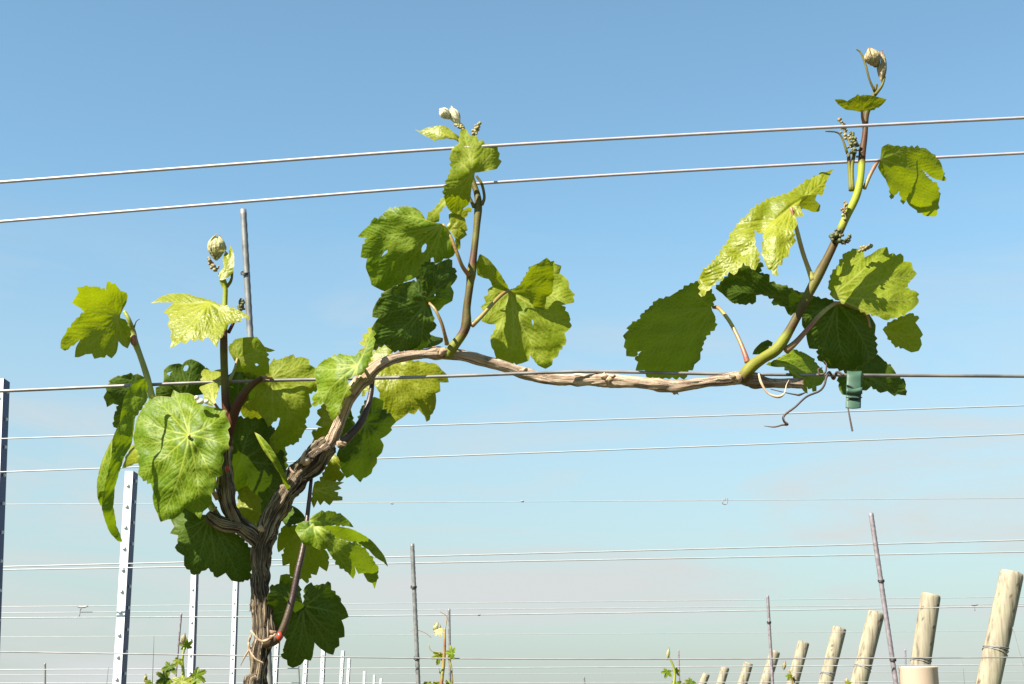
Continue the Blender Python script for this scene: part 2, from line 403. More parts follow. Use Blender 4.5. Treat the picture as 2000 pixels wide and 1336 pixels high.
def leaf_piece(poly, J, tips, Y, sx, sy, cvx=.8, relief=.5, up=True, holes=(), teeth=3.0, rip=1.6, axis=None, fold=0.0, step=1.4, veins=True, edge=.0, droop=0.0):
    LEAFN[0] += 1; rnd = random.Random(LEAFN[0] * 31 + 5)
    poly = serrate(poly, teeth, rnd)
    xs_ = [p[0] for p in poly]; ys_ = [p[1] for p in poly]
    x0, x1, y0, y1 = min(xs_), max(xs_), min(ys_), max(ys_)
    gx = []; row = 0; y = y0
    while y < y1:
        x = x0 + (step / 2 if row % 2 else 0)
        while x < x1:
            gx.append((x + rnd.uniform(-.3, .3), y + rnd.uniform(-.3, .3))); x += step
        y += step * .87; row += 1
    g_ = np.array(gx); m = inside(poly, g_[:, 0], g_[:, 1])
    pd = np.full(len(g_), 1e9)
    for i in range(len(poly)):
        d, _ = segdist(g_[:, 0], g_[:, 1], poly[i], poly[(i + 1) % len(poly)]); pd = np.minimum(pd, d)
    m &= pd > .8
    for h in holes: m &= ~inside(h, g_[:, 0], g_[:, 1])
    pts = [Vector(p) for p in poly]; n = len(poly); edges = [(i, (i + 1) % n) for i in range(n)]
    for h in holes:
        b = len(pts); pts += [Vector(p) for p in h]; edges += [(b + i, b + (i + 1) % len(h)) for i in range(len(h))]
    pts += [Vector(p) for p in g_[m]]
    rv, re_, rf, *_ = geometry.delaunay_2d_cdt(pts, edges, [], 0, 1e-4)
    V = np.array([(v.x, v.y) for v in rv]); Fc = np.array([tuple(f) for f in rf if len(f) == 3])
    c = V[Fc].mean(1); ok = inside(poly, c[:, 0], c[:, 1])
    for h in holes: ok &= ~inside(h, c[:, 0], c[:, 1])
    Fc = Fc[ok]
    used = np.unique(Fc); mp_ = -np.ones(len(V), int); mp_[used] = np.arange(len(used)); V = V[used]; Fc = mp_[Fc]
    X, Yv = V[:, 0], V[:, 1]
    pd = np.full(len(V), 1e9)
    for i in range(n):
        d, _ = segdist(X, Yv, poly[i], poly[(i + 1) % n]); pd = np.minimum(pd, d)
    k = Y / F
    u, v = (X - J[0]) * k, (Yv - J[1]) * k
    size = max(x1 - x0, y1 - y0) * k
    vein = np.zeros(len(V)); dv = np.full(len(V), 60.0)
    if veins:
        for a, b, w0, w1 in mk_veins(J, tips, rnd, poly):
            d, t = segdist(X, Yv, a, b); w_ = w0 + (w1 - w0) * t
            vein = np.maximum(vein, np.clip(1.25 - d / (w_ * .75 + .45), 0, 1) * np.clip(.12 + w_ * .5, 0, 1))
            if w0 > .5: dv = np.minimum(dv, d)
            else: dv = np.minimum(dv, d * .7 + 2.2)
    rr = (u * u + v * v) / size
    D = Y + sx * u + sy * v + cvx * rr + droop * rr * 0
    if axis is not None:
        (ax, ay), (bx, by) = axis; l = math.hypot(bx - ax, by - ay)
        sd = ((X - ax) * (by - ay) - (Yv - ay) * (bx - ax)) / l * k
        D = D + fold * np.sqrt(sd * sd + 1e-6)
    s0 = rnd.uniform(0, 100)
    nz = np.array([noise.noise(Vector((q[0] / 34 + s0, q[1] / 34, s0))) + .06 * noise.noise(Vector((q[0] / 11, q[1] / 11 + s0, s0))) for q in V])
    D = D + nz * rip * .001 * (.7 + size / .06)
    # wavy margin
    ew = np.exp(-pd / 7.0); wv = np.array([noise.noise(Vector((q[0] / 26, q[1] / 26, s0 + 9))) for q in V])
    D = D + ew * wv * .0026 + edge * ew
    sgn = -1 if up else 1
    D = D + sgn * relief * .00095 * (1 - np.exp(-(dv / 3.4) ** 2)) * np.clip(pd / 4, 0, 1)
    rim = np.clip(1 - pd / 1.3, 0, 1) * .55
    W = Parr(X, Yv, D)
    # faces wind so the normal looks at the camera
    a, b, c_ = W[Fc[0][0]], W[Fc[0][1]], W[Fc[0][2]]
    if np.cross(b - a, c_ - a)[1] > 0: Fc = Fc[:, ::-1]
    return W, Fc, vein, rim
def leaf(parent, view, outline, J, tips, Y, sx, sy, mat='leaf', label=None, pieces=(), name='leaf', pet=None, petmat='petiole', **kw):
    v_, s_ = [], []
    data = [(view, outline, J, tips, Y, sx, sy, kw)] + list(pieces)
    Vs, Fs, A, B_ = [], [], [], []; n0 = 0
    for (vw, ol, j, tp, y, a, b, k_) in data:
        k_ = dict(k_)
        if 'holes' in k_: k_['holes'] = [cv(vw, h) for h in k_['holes']]
        if 'axis' in k_: k_['axis'] = cv(vw, k_['axis'])
        W, Fc, ve, rm = leaf_piece(cv(vw, ol), cv(vw, [j])[0], cv(vw, tp), y, a, b, **k_)
        Vs.append(W); Fs.append(Fc + n0); A.append(ve); B_.append(rm); n0 += len(W)
    o = mesh_obj(name, np.concatenate(Vs).tolist(), np.concatenate(Fs).tolist(), MAT[mat], parent, True,
                 {'vein': np.concatenate(A), 'rim': np.concatenate(B_)})
    if label: o['label'] = label
    if pet:
        mb = MB(); ptube(mb, pet, Y, seg=8, sub=5); mb.build('petiole', MAT[petmat], o)
    return o

# ---------------------------------------------------------------- the vine in front
base = P(497, 1336, 1.10); base.z = 0.0
vine = root('grapevine', base, 'large foreground grapevine with one long tan cane along the wire and several leafy shoots', 'grapevine')

def bark_stem(name, pts, mat, seg=40, sub=14, amp=.13, freq=3.0, twist=0.0, kn=None, label=None, parent=None, rs=1.0, lump=.0):
    """woody stem: long fibrous ridges run along it; fibre/run coordinates carry the bark texture"""
    q = []
    for p in pts:
        y = p[3]; v = P(p[0], p[1], y); q.append((v.x, v.y, v.z, pr(p[2] * rs, y)))
    c = catmull(q, sub); n = len(c); pos = [Vector(t[:3]) for t in c]; rad = [float(t[3]) for t in c]
    V, Fc, fa, ra = [], [], [], []; up = None; s = 0
    for i in range(n):
        t = (pos[min(i + 1, n - 1)] - pos[max(i - 1, 0)]).normalized()
        if up is None: up = Vector((0, -1, 0))
        up = (up - t * up.dot(t)).normalized(); sd = t.cross(up)
        if i: s += (pos[i] - pos[i - 1]).length
        for k in range(seg):
            a = 2 * math.pi * k / seg; a2 = a + twist * s + .5 * noise.noise(Vector((s * 25, 3, 1))) + .25 * noise.noise(Vector((math.cos(a), math.sin(a), s * 90)))
            r1_ = noise.noise(Vector((math.cos(a2) * freq, math.sin(a2) * freq, s * 34)))
            r2_ = noise.noise(Vector((math.cos(a2) * freq * 2.6 + 7, math.sin(a2) * freq * 2.6, s * 80)))
            r3_ = noise.noise(Vector((math.cos(a2) * 1.2, math.sin(a2) * 1.2, s * 60 + 5)))
            rr = rad[i] * (1 + amp * (abs(r1_) * 2 - .4) + amp * .7 * r2_ + amp * .8 * r3_)
            rr += rad[i] * lump * (noise.noise(Vector((math.cos(a) * .9, math.sin(a) * .9 + 4, s * 38))) + .6 * noise.noise(Vector((math.cos(a) * 1.8, math.sin(a) * 1.8, s * 110 + 9))))
            if kn:
                for (ks, kw_, kh) in kn: rr += rad[i] * kh * math.exp(-((i / (n - 1) - ks) / kw_) ** 2) * (1 + .5 * r2_)
            V.append(pos[i] + (up * math.cos(a) + sd * math.sin(a)) * rr)
            fa.append(math.sin(a2 * .5) * 4 * 1.3 + math.cos(a2 * 2) * .6); ra.append(s * 10)
    for i in range(n - 1):
        for k in range(seg):
            k2 = (k + 1) % seg; Fc.append((i * seg + k, i * seg + k2, (i + 1) * seg + k2, (i + 1) * seg + k))
    b0 = len(V); V += [pos[0], pos[-1]]; fa += [0, 0]; ra += [0, s * 10]
    for k in range(seg):
        k2 = (k + 1) % seg; Fc.append((b0, k2, k)); Fc.append((b0 + 1, (n - 1) * seg + k, (n - 1) * seg + k2))
    o = mesh_obj(name, V, Fc, MAT[mat], parent or vine, True, {'fibre': fa, 'run': ra})
    if label: o['label'] = label
    return o

gp = base
def low(px, z, Y):   # pixel row for a height z at a given distance
    t = (z - CAMZ) / Y
    dy = (t * CP - SP) / (CP + t * SP); return CY - dy * F
trunk = bark_stem('trunk', [(480, low(0, -.02, 1.10), 34, 1.10), (482, low(0, .12, 1.10), 25, 1.10), (492, low(0, .5, 1.1), 20, 1.10), (497, 1400, 20, 1.10), (501, 1336, 19, 1.10), (508, 1280, 19, 1.10), (515, 1240, 22, 1.10), (512, 1200, 19, 1.10), (509, 1150, 19, 1.10), (508, 1105, 20, 1.10), (513, 1060, 25, 1.10), (530, 1015, 24, 1.10), (558, 965, 23, 1.098), (588, 922, 27, 1.096), (620, 888, 27, 1.094), (645, 868, 20, 1.09)], 'bark', amp=.30, freq=3.0, sub=22, rs=.84, lump=.22, label='old fibrous trunk with peeling bark')
cane = bark_stem('cane', [(632, 880, 15, 1.092), (652, 852, 14, 1.09), (668, 812, 13.5, 1.086), (686, 772, 15, 1.08), (712, 737, 16, 1.078), (752, 707, 13, 1.078), (815, 693, 11, 1.086), (868, 690, 14, 1.094), (925, 699, 12.5, 1.10), (980, 715, 12.5, 1.104), (1030, 731, 13, 1.106), (1080, 741, 12.5, 1.104), (1130, 742, 12, 1.100), (1183, 743, 16, 1.092), (1240, 747, 13, 1.086), (1310, 754, 13.5, 1.083), (1360, 749, 12, 1.082), (1410, 742, 13, 1.082), (1447, 738, 17, 1.083), (1500, 747, 12.5, 1.086), (1568, 750, 11, 1.088)], 'cane', seg=36, rs=.84, lump=.08, amp=.19, freq=2.0, sub=20, kn=[(.33, .012, .25), (.60, .01, .3), (.73, .01, .22), (.93, .012, .2), (.20, .01, .2)], label='long tan cane bent over along the wire')
spur = bark_stem('spur', [(512, 1062, 17, 1.10), (488, 1040, 18, 1.096), (462, 1018, 16, 1.094), (446, 985, 19, 1.09), (441, 945, 17, 1.09), (440, 900, 14, 1.09), (444, 855, 12, 1.09)], 'bark', amp=.24, sub=20, rs=.86, lump=.2, label='short dark spur arm left of the trunk')
bark_stem('spur', [(470, 1030, 12, 1.094), (440, 1025, 13, 1.09), (415, 1012, 12, 1.088), (405, 1003, 7, 1.086)], 'bark', amp=.14)
# knots, bark flakes and scars on the wood
for (x, y, r, Y) in [(665, 868, 9, 1.078), (672, 866, 6, 1.073), (1022, 724, 7, 1.096), (1180, 735, 9, 1.082), (1190, 742, 8, 1.078), (1196, 736, 6, 1.078), (1440, 740, 10, 1.072), (1430, 735, 7, 1.07), (866, 688, 9, 1.085), (858, 684, 7, 1.086), (535, 1248, 11, 1.09), (524, 1256, 10, 1.088), (533, 1236, 7, 1.09), (510, 1032, 7, 1.086), (598, 900, 10, 1.085), (1318, 764, 8, 1.085)]:
    v = P(x, y, Y); mb = MB(); sphere(mb, v, pr(r, Y), 14, 10, (random.uniform(.8, 1.3), .9, random.uniform(.6, 1)))
    o = mb.build('node', MAT['knot'], cane)
    for v in o.data.vertices: v.co += noise.noise_vector(v.co * 350) * .0016
mb = MB()
for (x0, y0, x1, y1, r) in [(590, 905, 598, 878, 5), (575, 925, 566, 912, 3), (1322, 758, 1325, 771, 3), (492, 1262, 470, 1300, 2.2), (487, 1245, 488, 1290, 2)]:
    mb = MB(); ptube(mb, [(x0, y0, r), ((x0 + x1) / 2 - 2, (y0 + y1) / 2, r * .8), (x1, y1, r * .25)], 1.083, seg=6, sub=4)
    mb.build('bark_strip', MAT['cane'], trunk)
mb = MB(); ptube(mb, [(490, 1240, 2.2, 1.086), (486, 1262, 2.2, 1.082), (497, 1285, 2, 1.08), (515, 1296, 2, 1.082)], seg=6, sub=6)
mb.build('bark_strip', MAT['knot'], trunk)
mb = MB(); ptube(mb, [(490, 1232, 1.6, 1.084), (510, 1252, 2.6, 1.08), (530, 1246, 2.6, 1.08), (538, 1238, 2, 1.085)], seg=6, sub=6)
mb.build('bark_strip', MAT['knot'], trunk)

# green shoots
def shoot(pts, mat='shoot', label=None, extra=(), seg=14, green=()):
    mb = MB(); pts = [(p[0], p[1], p[2] * .84, *p[3:]) for p in pts]
    ptube(mb, pts, 1.09, seg=seg, sub=8, disp=lambda a, s, t: .05 * noise.noise(Vector((math.cos(a) * 2, math.sin(a) * 2, s * 60))))
    nm = len(mb.v)
    for e in extra: ptube(mb, e, 1.09, seg=8, sub=5)
    def gr(v):
        z = v[2]; k = 0
        for (ya, yb, w_) in green:
            za, zb = P(1000, yb, 1.08).z, P(1000, ya, 1.08).z
            k = max(k, w_ * min(1, max(0, (z - za) / .006 + .5)) * min(1, max(0, (zb - z) / .006 + .5)))
        return k
    mb.a = [gr(v) * (1 if i < nm else .35) for i, v in enumerate(mb.v)]
    o = mb.build('shoot', MAT[mat], vine)
    if label: o['label'] = label
    return o
sh_left = shoot([(425, 1010, 9, 1.095), (395, 960, 8, 1.10), (345, 880, 8, 1.10), (305, 800, 8, 1.095), (297, 775, 8.5, 1.09), (286, 732, 7.5, 1.09), (272, 690, 7, 1.09), (262, 665, 9, 1.09), (259, 648, 8, 1.09), (252, 625, 5, 1.085), (243, 608, 4, 1.085)], 'shootgreen', 'thin shoot at the far left')
sh_mid = shoot([(444, 870, 11, 1.088), (445, 830, 12, 1.085), (441, 780, 10, 1.083), (438, 720, 9, 1.083), (437, 660, 9, 1.083), (439, 600, 6.5, 1.086), (440, 565, 6, 1.086), (436, 550, 8, 1.086), (431, 532, 4, 1.086)], 'shoot', 'upright shoot with a closed bud at its tip', green=[(500, 600, 1)],
               extra=[[(446, 845, 11, 1.085), (462, 795, 10, 1.08), (485, 758, 8, 1.078), (512, 738, 5, 1.078)],
                      [(443, 560, 4, 1.086), (452, 545, 3, 1.086), (454, 510, 2, 1.086)],
                      [(446, 650, 4, 1.088), (456, 630, 3.4, 1.088), (463, 610, 2.2, 1.088)]])
sh_cen = shoot([(872, 696, 13, 1.088), (888, 674, 12, 1.086), (905, 650, 11, 1.086), (911, 630, 12, 1.086), (912, 600, 9.5, 1.086), (918, 555, 9.5, 1.086), (920, 535, 12, 1.086), (925, 500, 9, 1.088), (931, 445, 8.5, 1.09), (934, 405, 10, 1.092), (932, 380, 8, 1.094), (922, 350, 7, 1.096), (915, 320, 6, 1.10), (912, 280, 5, 1.10), (905, 250, 4, 1.10), (897, 240, 3, 1.10)], 'shoot', 'tall shoot reaching above the two upper wires', green=[(655, 700, .5), (515, 555, .4), (240, 330, .8)],
               extra=[[(941, 400, 4, 1.09), (946, 385, 3, 1.09), (941, 360, 3, 1.09), (930, 343, 2.6, 1.09)],
                      [(926, 405, 4, 1.09), (917, 385, 3, 1.09), (914, 372, 2.4, 1.09)]])
sh_right = shoot([(1447, 744, 14, 1.076), (1466, 718, 15, 1.074), (1490, 700, 13, 1.074), (1518, 681, 14, 1.074), (1545, 640, 11, 1.074), (1572, 588, 11, 1.074), (1597, 540, 12.5, 1.074), (1622, 492, 10, 1.076), (1650, 430, 9.5, 1.078), (1672, 385, 9.5, 1.08), (1681, 345, 8.5, 1.084), (1684, 300, 9, 1.09), (1689, 265, 7, 1.092), (1692, 225, 7, 1.094), (1700, 205, 6, 1.094), (1707, 185, 5, 1.094), (1712, 165, 3.5, 1.094)], 'shoot', 'thick slanting shoot at the right end of the cane', green=[(310, 448, 1), (655, 735, .6)],
                 extra=[[(1662, 372, 5, 1.084), (1660, 340, 4, 1.086), (1657, 300, 4, 1.088)], [(1665, 372, 5, 1.084), (1664, 330, 4, 1.086), (1668, 300, 4, 1.088)],
                        [(1655, 300, 3, 1.088), (1640, 262, 2, 1.088), (1612, 256, 1.6, 1.088)],
                        [(1708, 178, 3, 1.092), (1698, 155, 2.4, 1.09), (1690, 125, 2.6, 1.09), (1681, 103, 2, 1.09), (1672, 96, 1.4, 1.09)],
                        [(1709, 185, 4, 1.092), (1722, 168, 3, 1.092), (1728, 150, 2.5, 1.092)]])
sh_low = shoot([(520, 1256, 13, 1.088), (537, 1250, 11, 1.084), (548, 1238, 9, 1.082), (560, 1208, 8.5, 1.082), (572, 1165, 8, 1.084), (582, 1115, 7.5, 1.086), (592, 1070, 7, 1.09), (599, 1020, 5.5, 1.096), (603, 985, 5, 1.10), (608, 935, 4, 1.102)], 'shootdark', 'low dark shoot growing from a knot on the trunk')
sh_lat = shoot([(662, 872, 11, 1.086), (682, 852, 10, 1.088), (703, 828, 9, 1.092), (716, 800, 7.5, 1.094), (724, 770, 6.5, 1.096), (728, 735, 5.5, 1.098)], 'shootdark', 'short dark side shoot right of the bend')
mb = MB(); sphere(mb, P(546, 1243, 1.075), pr(6.5, 1.1), 12, 10, (.9, 1, 1.25)); o = mb.build('bud', MAT['red'], sh_low); o['label'] = 'small glossy red bud'
mb = MB(); sphere(mb, P(261, 664, 1.086), pr(7, 1.1), 12, 10, (1, .8, 1.6)); mb.build('bud', MAT['petiole'], sh_left)
mb = MB(); sphere(mb, P(444, 915, 1.072), pr(4.5, 1.1), 10, 8, (1, .8, 1.3)); mb.build('bud', MAT['red'], sh_mid)
mb = MB()
for (x, y, r) in [(384, 777, 5), (393, 784, 6), (403, 784, 5), (388, 786, 4)]: sphere(mb, P(x, y, 1.052), pr(r, 1.05), 8, 6)
mb.build('bud', MAT['tipwhite'], sh_left)

# --- leaves (outline, junction and vein tips traced in zoomed views of the photograph; each has its own distance, tilt and curl)
V = vine
leaf(V, 'A', [(215,715),(270,715),(310,700),(330,712),(395,710),(475,745),(485,668),(570,705),(600,745),(655,765),(665,790),(655,850),(625,905),(600,960),(600,985),(650,1000),(690,1100),(690,1190),(665,1250),(620,1225),(585,1185),(575,1260),(565,1290),(525,1336),(480,1305),(465,1330),(430,1326),(375,1340),(355,1295),(300,1300),(240,1326),(205,1325),(215,1240),(255,1170),(225,1195),(120,1270),(80,1245),(85,1180),(130,1110),(200,1010),(290,935),(250,895),(180,855),(220,790),(240,760)],
     (575, 965), [(230,730),(490,690),(650,780),(185,855),(90,1245),(210,1320),(400,1330),(525,1330),(660,1245)], 1.075, .35, .55, 'under', relief=.35, up=False, cvx=-.7, label='translucent yellow-green leaf at the far left tip')
leaf(V, 'A', [(865,855),(910,830),(960,795),(1030,775),(1100,768),(1180,775),(1270,800),(1350,820),(1440,855),(1500,880),(1600,905),(1660,930),(1720,970),(1730,1000),(1690,985),(1650,985),(1655,1015),(1600,1025),(1545,1035),(1530,1080),(1505,1100),(1490,1150),(1460,1170),(1440,1240),(1400,1195),(1370,1150),(1340,1155),(1310,1195),(1290,1165),(1240,1190),(1210,1165),(1165,1215),(1130,1190),(1085,1225),(1030,1250),(1050,1190),(1035,1145),(1045,1105),(1010,1040),(1030,1000),(1010,945),(975,940),(1010,905),(1070,850),(1000,848),(930,850)],
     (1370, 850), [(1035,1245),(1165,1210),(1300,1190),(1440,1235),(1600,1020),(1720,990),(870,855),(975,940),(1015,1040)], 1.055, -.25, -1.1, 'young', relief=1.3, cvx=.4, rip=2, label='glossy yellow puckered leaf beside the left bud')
leaf(V, 'B', [(505,355),(540,375),(600,375),(640,395),(650,430),(690,450),(740,460),(780,465),(838,485),(825,505),(845,540),(860,580),(842,600),(855,650),(845,690),(855,715),(810,750),(820,790),(805,830),(812,885),(770,900),(775,960),(740,1000),(745,1040),(725,1080),(690,1110),(672,1160),(640,1125),(600,1105),(575,1085),(555,1120),(510,1155),(470,1160),(425,1175),(405,1120),(385,1080),(375,1020),(380,990),(365,935),(310,905),(285,880),(292,830),(280,790),(295,765),(265,700),(255,650),(265,600),(275,540),(300,490),(345,430),(400,395),(450,395),(490,400)],
     (600, 635), [(510,365),(400,405),(285,530),(265,690),(300,890),(425,1170),(672,1155),(770,950),(855,710),(838,490),(640,400)], 1.052, -.15, -.35, 'leaf', relief=.42, cvx=.7, rip=1.6, step=1.2, label='large bright green leaf facing the camera',
     pet=[(369, 850, 3, 1.047), (372, 862, 3.2, 1.054), (385, 890, 3.6, 1.066), (402, 935, 4, 1.078), (425, 975, 5, 1.085)])
leaf(V, 'B', [(330,285),(345,330),(330,420),(290,470),(265,530),(255,620),(245,690),(200,770),(165,870),(140,960),(130,1080),(150,1200),(190,1300),(160,1295),(110,1240),(75,1150),(60,1080),(75,980),(95,880),(120,770),(130,650),(170,560),(185,470),(200,400),(240,330),(290,290)],
     (320, 300), [(185,1295),(250,600),(130,700)], 1.045, .9, .10, 'leaf', relief=.4, cvx=.15, teeth=.5, label='long curled leaf hanging edge-on at the left',
     pieces=[('B', [(128,655),(95,720),(60,800),(30,930),(32,1020),(60,1082),(80,1000),(98,880),(124,760)], (120,670), [(35,950),(60,1075)], 1.050, -1.2, .1, dict(relief=.3, teeth=.5, cvx=.1)),
             ('B', [(35,985),(85,985),(82,1040),(70,1085),(50,1070),(35,1030)], (60,985), [(65,1080)], 1.040, .6, .1, dict(relief=.3, teeth=.5))])
leaf(V, 'B', [(100,300),(140,275),(215,258),(300,262),(335,285),(345,330),(340,420),(270,520),(180,600),(132,585),(135,510),(165,450),(130,440),(92,462),(85,430),(70,400),(90,365),(82,335),(110,310)],
     (320, 320), [(75,400),(95,460),(135,580),(140,278),(215,262)], 1.125, .35, .5, 'dark', relief=.4, cvx=.6)
leaf(V, 'B', [(445,290),(445,230),(480,200),(540,190),(560,198),(580,175),(615,163),(660,180),(700,210),(715,290),(700,380),(640,390),(560,380),(500,400),(440,400),(395,400),(395,340),(440,325)],
     (560, 400), [(450,240),(480,205),(620,170),(700,220),(400,350)], 1.13, .2, .6, 'dark', relief=.5, cvx=.6, holes=[[(565,225),(575,205),(595,200),(600,212),(590,235),(572,240)], [(462,255),(475,245),(500,238),(485,252),(482,268)]])
leaf(V, 'B', [(680,240),(710,215),(740,240),(800,225),(810,290),(780,370),(755,460),(700,440),(690,380),(665,345),(685,310)],
     (760, 440), [(685,245),(740,245),(800,235),(670,345)], 1.075, -.4, -.6, 'young', relief=.9, cvx=.5, pet=[(419, 788, 2.5, 1.075), (428, 800, 2.5, 1.08), (440, 815, 3, 1.085)])
leaf(V, 'B', [(265,690),(238,705),(205,790),(185,840),(225,832),(300,800),(310,760)], (310, 740), [(190,838),(230,730)], 1.115, -.3, -.3, 'young', relief=.5)
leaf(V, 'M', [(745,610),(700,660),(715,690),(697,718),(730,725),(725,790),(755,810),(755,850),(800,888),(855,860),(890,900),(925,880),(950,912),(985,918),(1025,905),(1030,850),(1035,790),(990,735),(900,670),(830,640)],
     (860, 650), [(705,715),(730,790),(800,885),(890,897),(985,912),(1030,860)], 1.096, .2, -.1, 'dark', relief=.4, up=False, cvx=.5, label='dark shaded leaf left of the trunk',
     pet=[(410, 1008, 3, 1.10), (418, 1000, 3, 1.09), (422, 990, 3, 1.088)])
leaf(V, 'C', [(205,165),(265,100),(320,88),(400,82),(455,80),(500,140),(520,165),(560,180),(612,198),(570,212),(535,210),(555,300),(565,370),(560,420),(470,440),(380,440),(330,400),(300,410),(262,405),(250,380),(265,300),(235,250),(210,210)],
     (285, 270), [(210,170),(270,100),(400,85),(520,180),(610,198),(470,420),(560,350)], 1.10, .1, .25, 'under', relief=.45, cvx=.6, holes=[[(430,315),(455,310),(470,325),(450,335)]], label='small pale leaf behind the grey rod top',
     pet=[(464, 700, 3, 1.10), (458, 722, 3, 1.098), (447, 745, 4, 1.09)])
leaf(V, 'C', [(565,320),(605,262),(615,285),(680,265),(770,230),(790,265),(830,252),(905,275),(910,320),(965,355),(970,430),(985,540),(905,575),(920,650),(910,760),(880,790),(870,890),(850,930),(795,1000),(700,1040),(610,1085),(600,1060),(570,1040),(565,960),(600,920),(640,850),(655,790),(640,780),(555,865),(545,850),(520,800),(480,760),(440,700),(430,600),(470,450),(560,400)],
     (585, 440), [(610,270),(770,235),(905,285),(975,450),(910,700),(850,920),(615,1080),(550,860),(450,690)], 1.095, -.1, .0, 'under', relief=.45, up=False, cvx=.5, rip=2, label='broad yellow-green leaf with a shadowed half',
     pet=[(531, 739, 3.4, 1.09), (515, 737, 4, 1.085), (500, 745, 5, 1.08)])
leaf(V, 'C', [(380,420),(480,430),(480,560),(470,680),(500,810),(440,815),(395,800),(330,770),(300,690),(340,610)], (420, 430), [(400,800),(490,800),(320,700)], 1.13, -.3, .1, 'young', relief=.4)
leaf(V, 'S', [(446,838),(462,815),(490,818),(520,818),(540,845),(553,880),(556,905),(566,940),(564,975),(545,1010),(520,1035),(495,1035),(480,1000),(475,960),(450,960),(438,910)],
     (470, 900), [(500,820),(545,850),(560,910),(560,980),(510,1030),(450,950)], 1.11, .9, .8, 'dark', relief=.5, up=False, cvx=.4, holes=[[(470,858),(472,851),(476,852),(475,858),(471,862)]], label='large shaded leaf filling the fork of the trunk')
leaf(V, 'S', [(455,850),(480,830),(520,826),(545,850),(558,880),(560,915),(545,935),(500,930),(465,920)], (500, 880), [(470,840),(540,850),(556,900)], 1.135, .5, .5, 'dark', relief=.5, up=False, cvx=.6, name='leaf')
leaf(V, 'D', [(178,280),(200,262),(225,270),(250,300),(300,335),(302,400),(285,475),(250,470),(210,455),(180,400)], (200, 270), [(300,350),(290,460),(215,450)], 1.13, -.3, -.5, 'young', relief=.5, cvx=.4)
leaf(V, 'S', [(497,844),(508,850),(528,872),(542,895),(556,925),(566,950),(570,972),(560,955),(546,925),(530,900),(515,880),(505,862)], (498, 845), [(569,970)], 1.07, -.5, -.2, 'leaf', relief=.3, teeth=0, veins=True, label='narrow leaf folded edge-on in front of the fork')
leaf(V, 'G', [(135,440),(180,395),(250,355),(330,342),(420,355),(440,330),(490,310),(515,225),(555,165),(562,260),(545,330),(520,400),(470,490),(410,500),(370,520),(375,560),(383,640),(340,660),(330,710),(300,780),(260,830),(240,800),(215,720),(190,690),(125,725),(110,650),(150,610),(140,540),(130,500)],
     (440, 420), [(140,450),(190,400),(330,350),(125,715),(260,820),(380,640),(540,200)], 1.055, -.15, -.35, 'leaf', relief=.5, cvx=.7, rip=2, label='light green leaf draped left of the bend in the cane', pet=[(700, 710, 3, 1.057), (712, 722, 3.5, 1.062), (722, 738, 4, 1.07)])
leaf(V, 'G', [(512,150),(560,138),(560,300),(530,340),(490,330),(440,330),(460,305),(500,290),(448,262),(478,240),(475,200),(520,180)], (560, 330), [(515,155),(450,262),(480,200)], 1.10, -.2, .1, 'young', relief=.4)
leaf(V, 'G', [(200,690),(145,770),(172,800),(135,850),(182,870),(105,910),(122,950),(105,1000),(125,1035),(180,1030),(240,900),(270,830),(240,760)], (260, 820), [(150,770),(135,850),(108,910),(108,1000)], 1.115, .1, .1, 'young', relief=.5)
leaf(V, 'G', [(530,340),(620,280),(690,280),(700,380),(900,395),(1010,410),(1050,455),(1090,490),(1100,545),(1035,545),(1040,610),(1005,625),(1010,680),(1000,740),(940,832),(925,790),(880,740),(850,780),(810,765),(760,805),(715,832),(680,790),(640,750),(598,680),(600,620),(560,560),(470,650),(475,600),(540,470),(520,400)],
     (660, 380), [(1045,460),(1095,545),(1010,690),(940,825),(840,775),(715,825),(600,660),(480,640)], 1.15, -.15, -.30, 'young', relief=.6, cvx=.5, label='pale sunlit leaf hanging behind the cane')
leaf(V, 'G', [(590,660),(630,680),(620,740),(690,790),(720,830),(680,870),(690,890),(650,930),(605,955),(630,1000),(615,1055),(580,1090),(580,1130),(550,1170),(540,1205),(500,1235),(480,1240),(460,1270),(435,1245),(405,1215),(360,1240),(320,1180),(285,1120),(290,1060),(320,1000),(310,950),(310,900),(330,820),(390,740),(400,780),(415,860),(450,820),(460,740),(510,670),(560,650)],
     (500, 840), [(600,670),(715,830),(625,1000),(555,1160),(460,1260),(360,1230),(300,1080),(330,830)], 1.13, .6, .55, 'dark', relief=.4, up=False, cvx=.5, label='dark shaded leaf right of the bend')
leaf(V, 'G', [(265,1060),(300,1090),(310,1180),(348,1222),(330,1250),(250,1262),(165,1258),(200,1190),(235,1110)], (260, 1070), [(170,1250),(330,1240),(250,1255)], 1.12, -.2, -.4, 'young', relief=.4)
leaf(V, 'D', [(590,250),(650,240),(700,250),(748,253),(715,270),(735,287),(695,300),(740,350),(690,352),(670,377),(640,352),(620,377),(605,350),(585,392),(573,360),(578,300)], (583, 290), [(745,254),(738,348),(670,372),(588,388)], 1.10, .2, .15, 'under', relief=.5, cvx=.8)
leaf(V, 'D', [(388,600),(392,550),(420,490),(500,480),(560,520),(620,580),(665,640),(665,700),(655,732),(615,705),(600,752),(570,745),(550,798),(520,770),(485,790),(455,742),(455,690),(418,702),(415,660),(430,605),(395,630)],
     (540, 500), [(395,625),(418,700),(460,740),(550,792),(600,748),(660,720)], 1.125, .1, .5, 'under', relief=.35, up=False, cvx=.3, label='translucent leaf behind the low shoot')
leaf(V, 'D', [(470,378),(500,395),(530,425),(545,455),(500,475),(440,490),(415,460),(430,415)], (545, 450), [(425,450),(475,385)], 1.11, .2, -.2, 'dark', relief=.3)
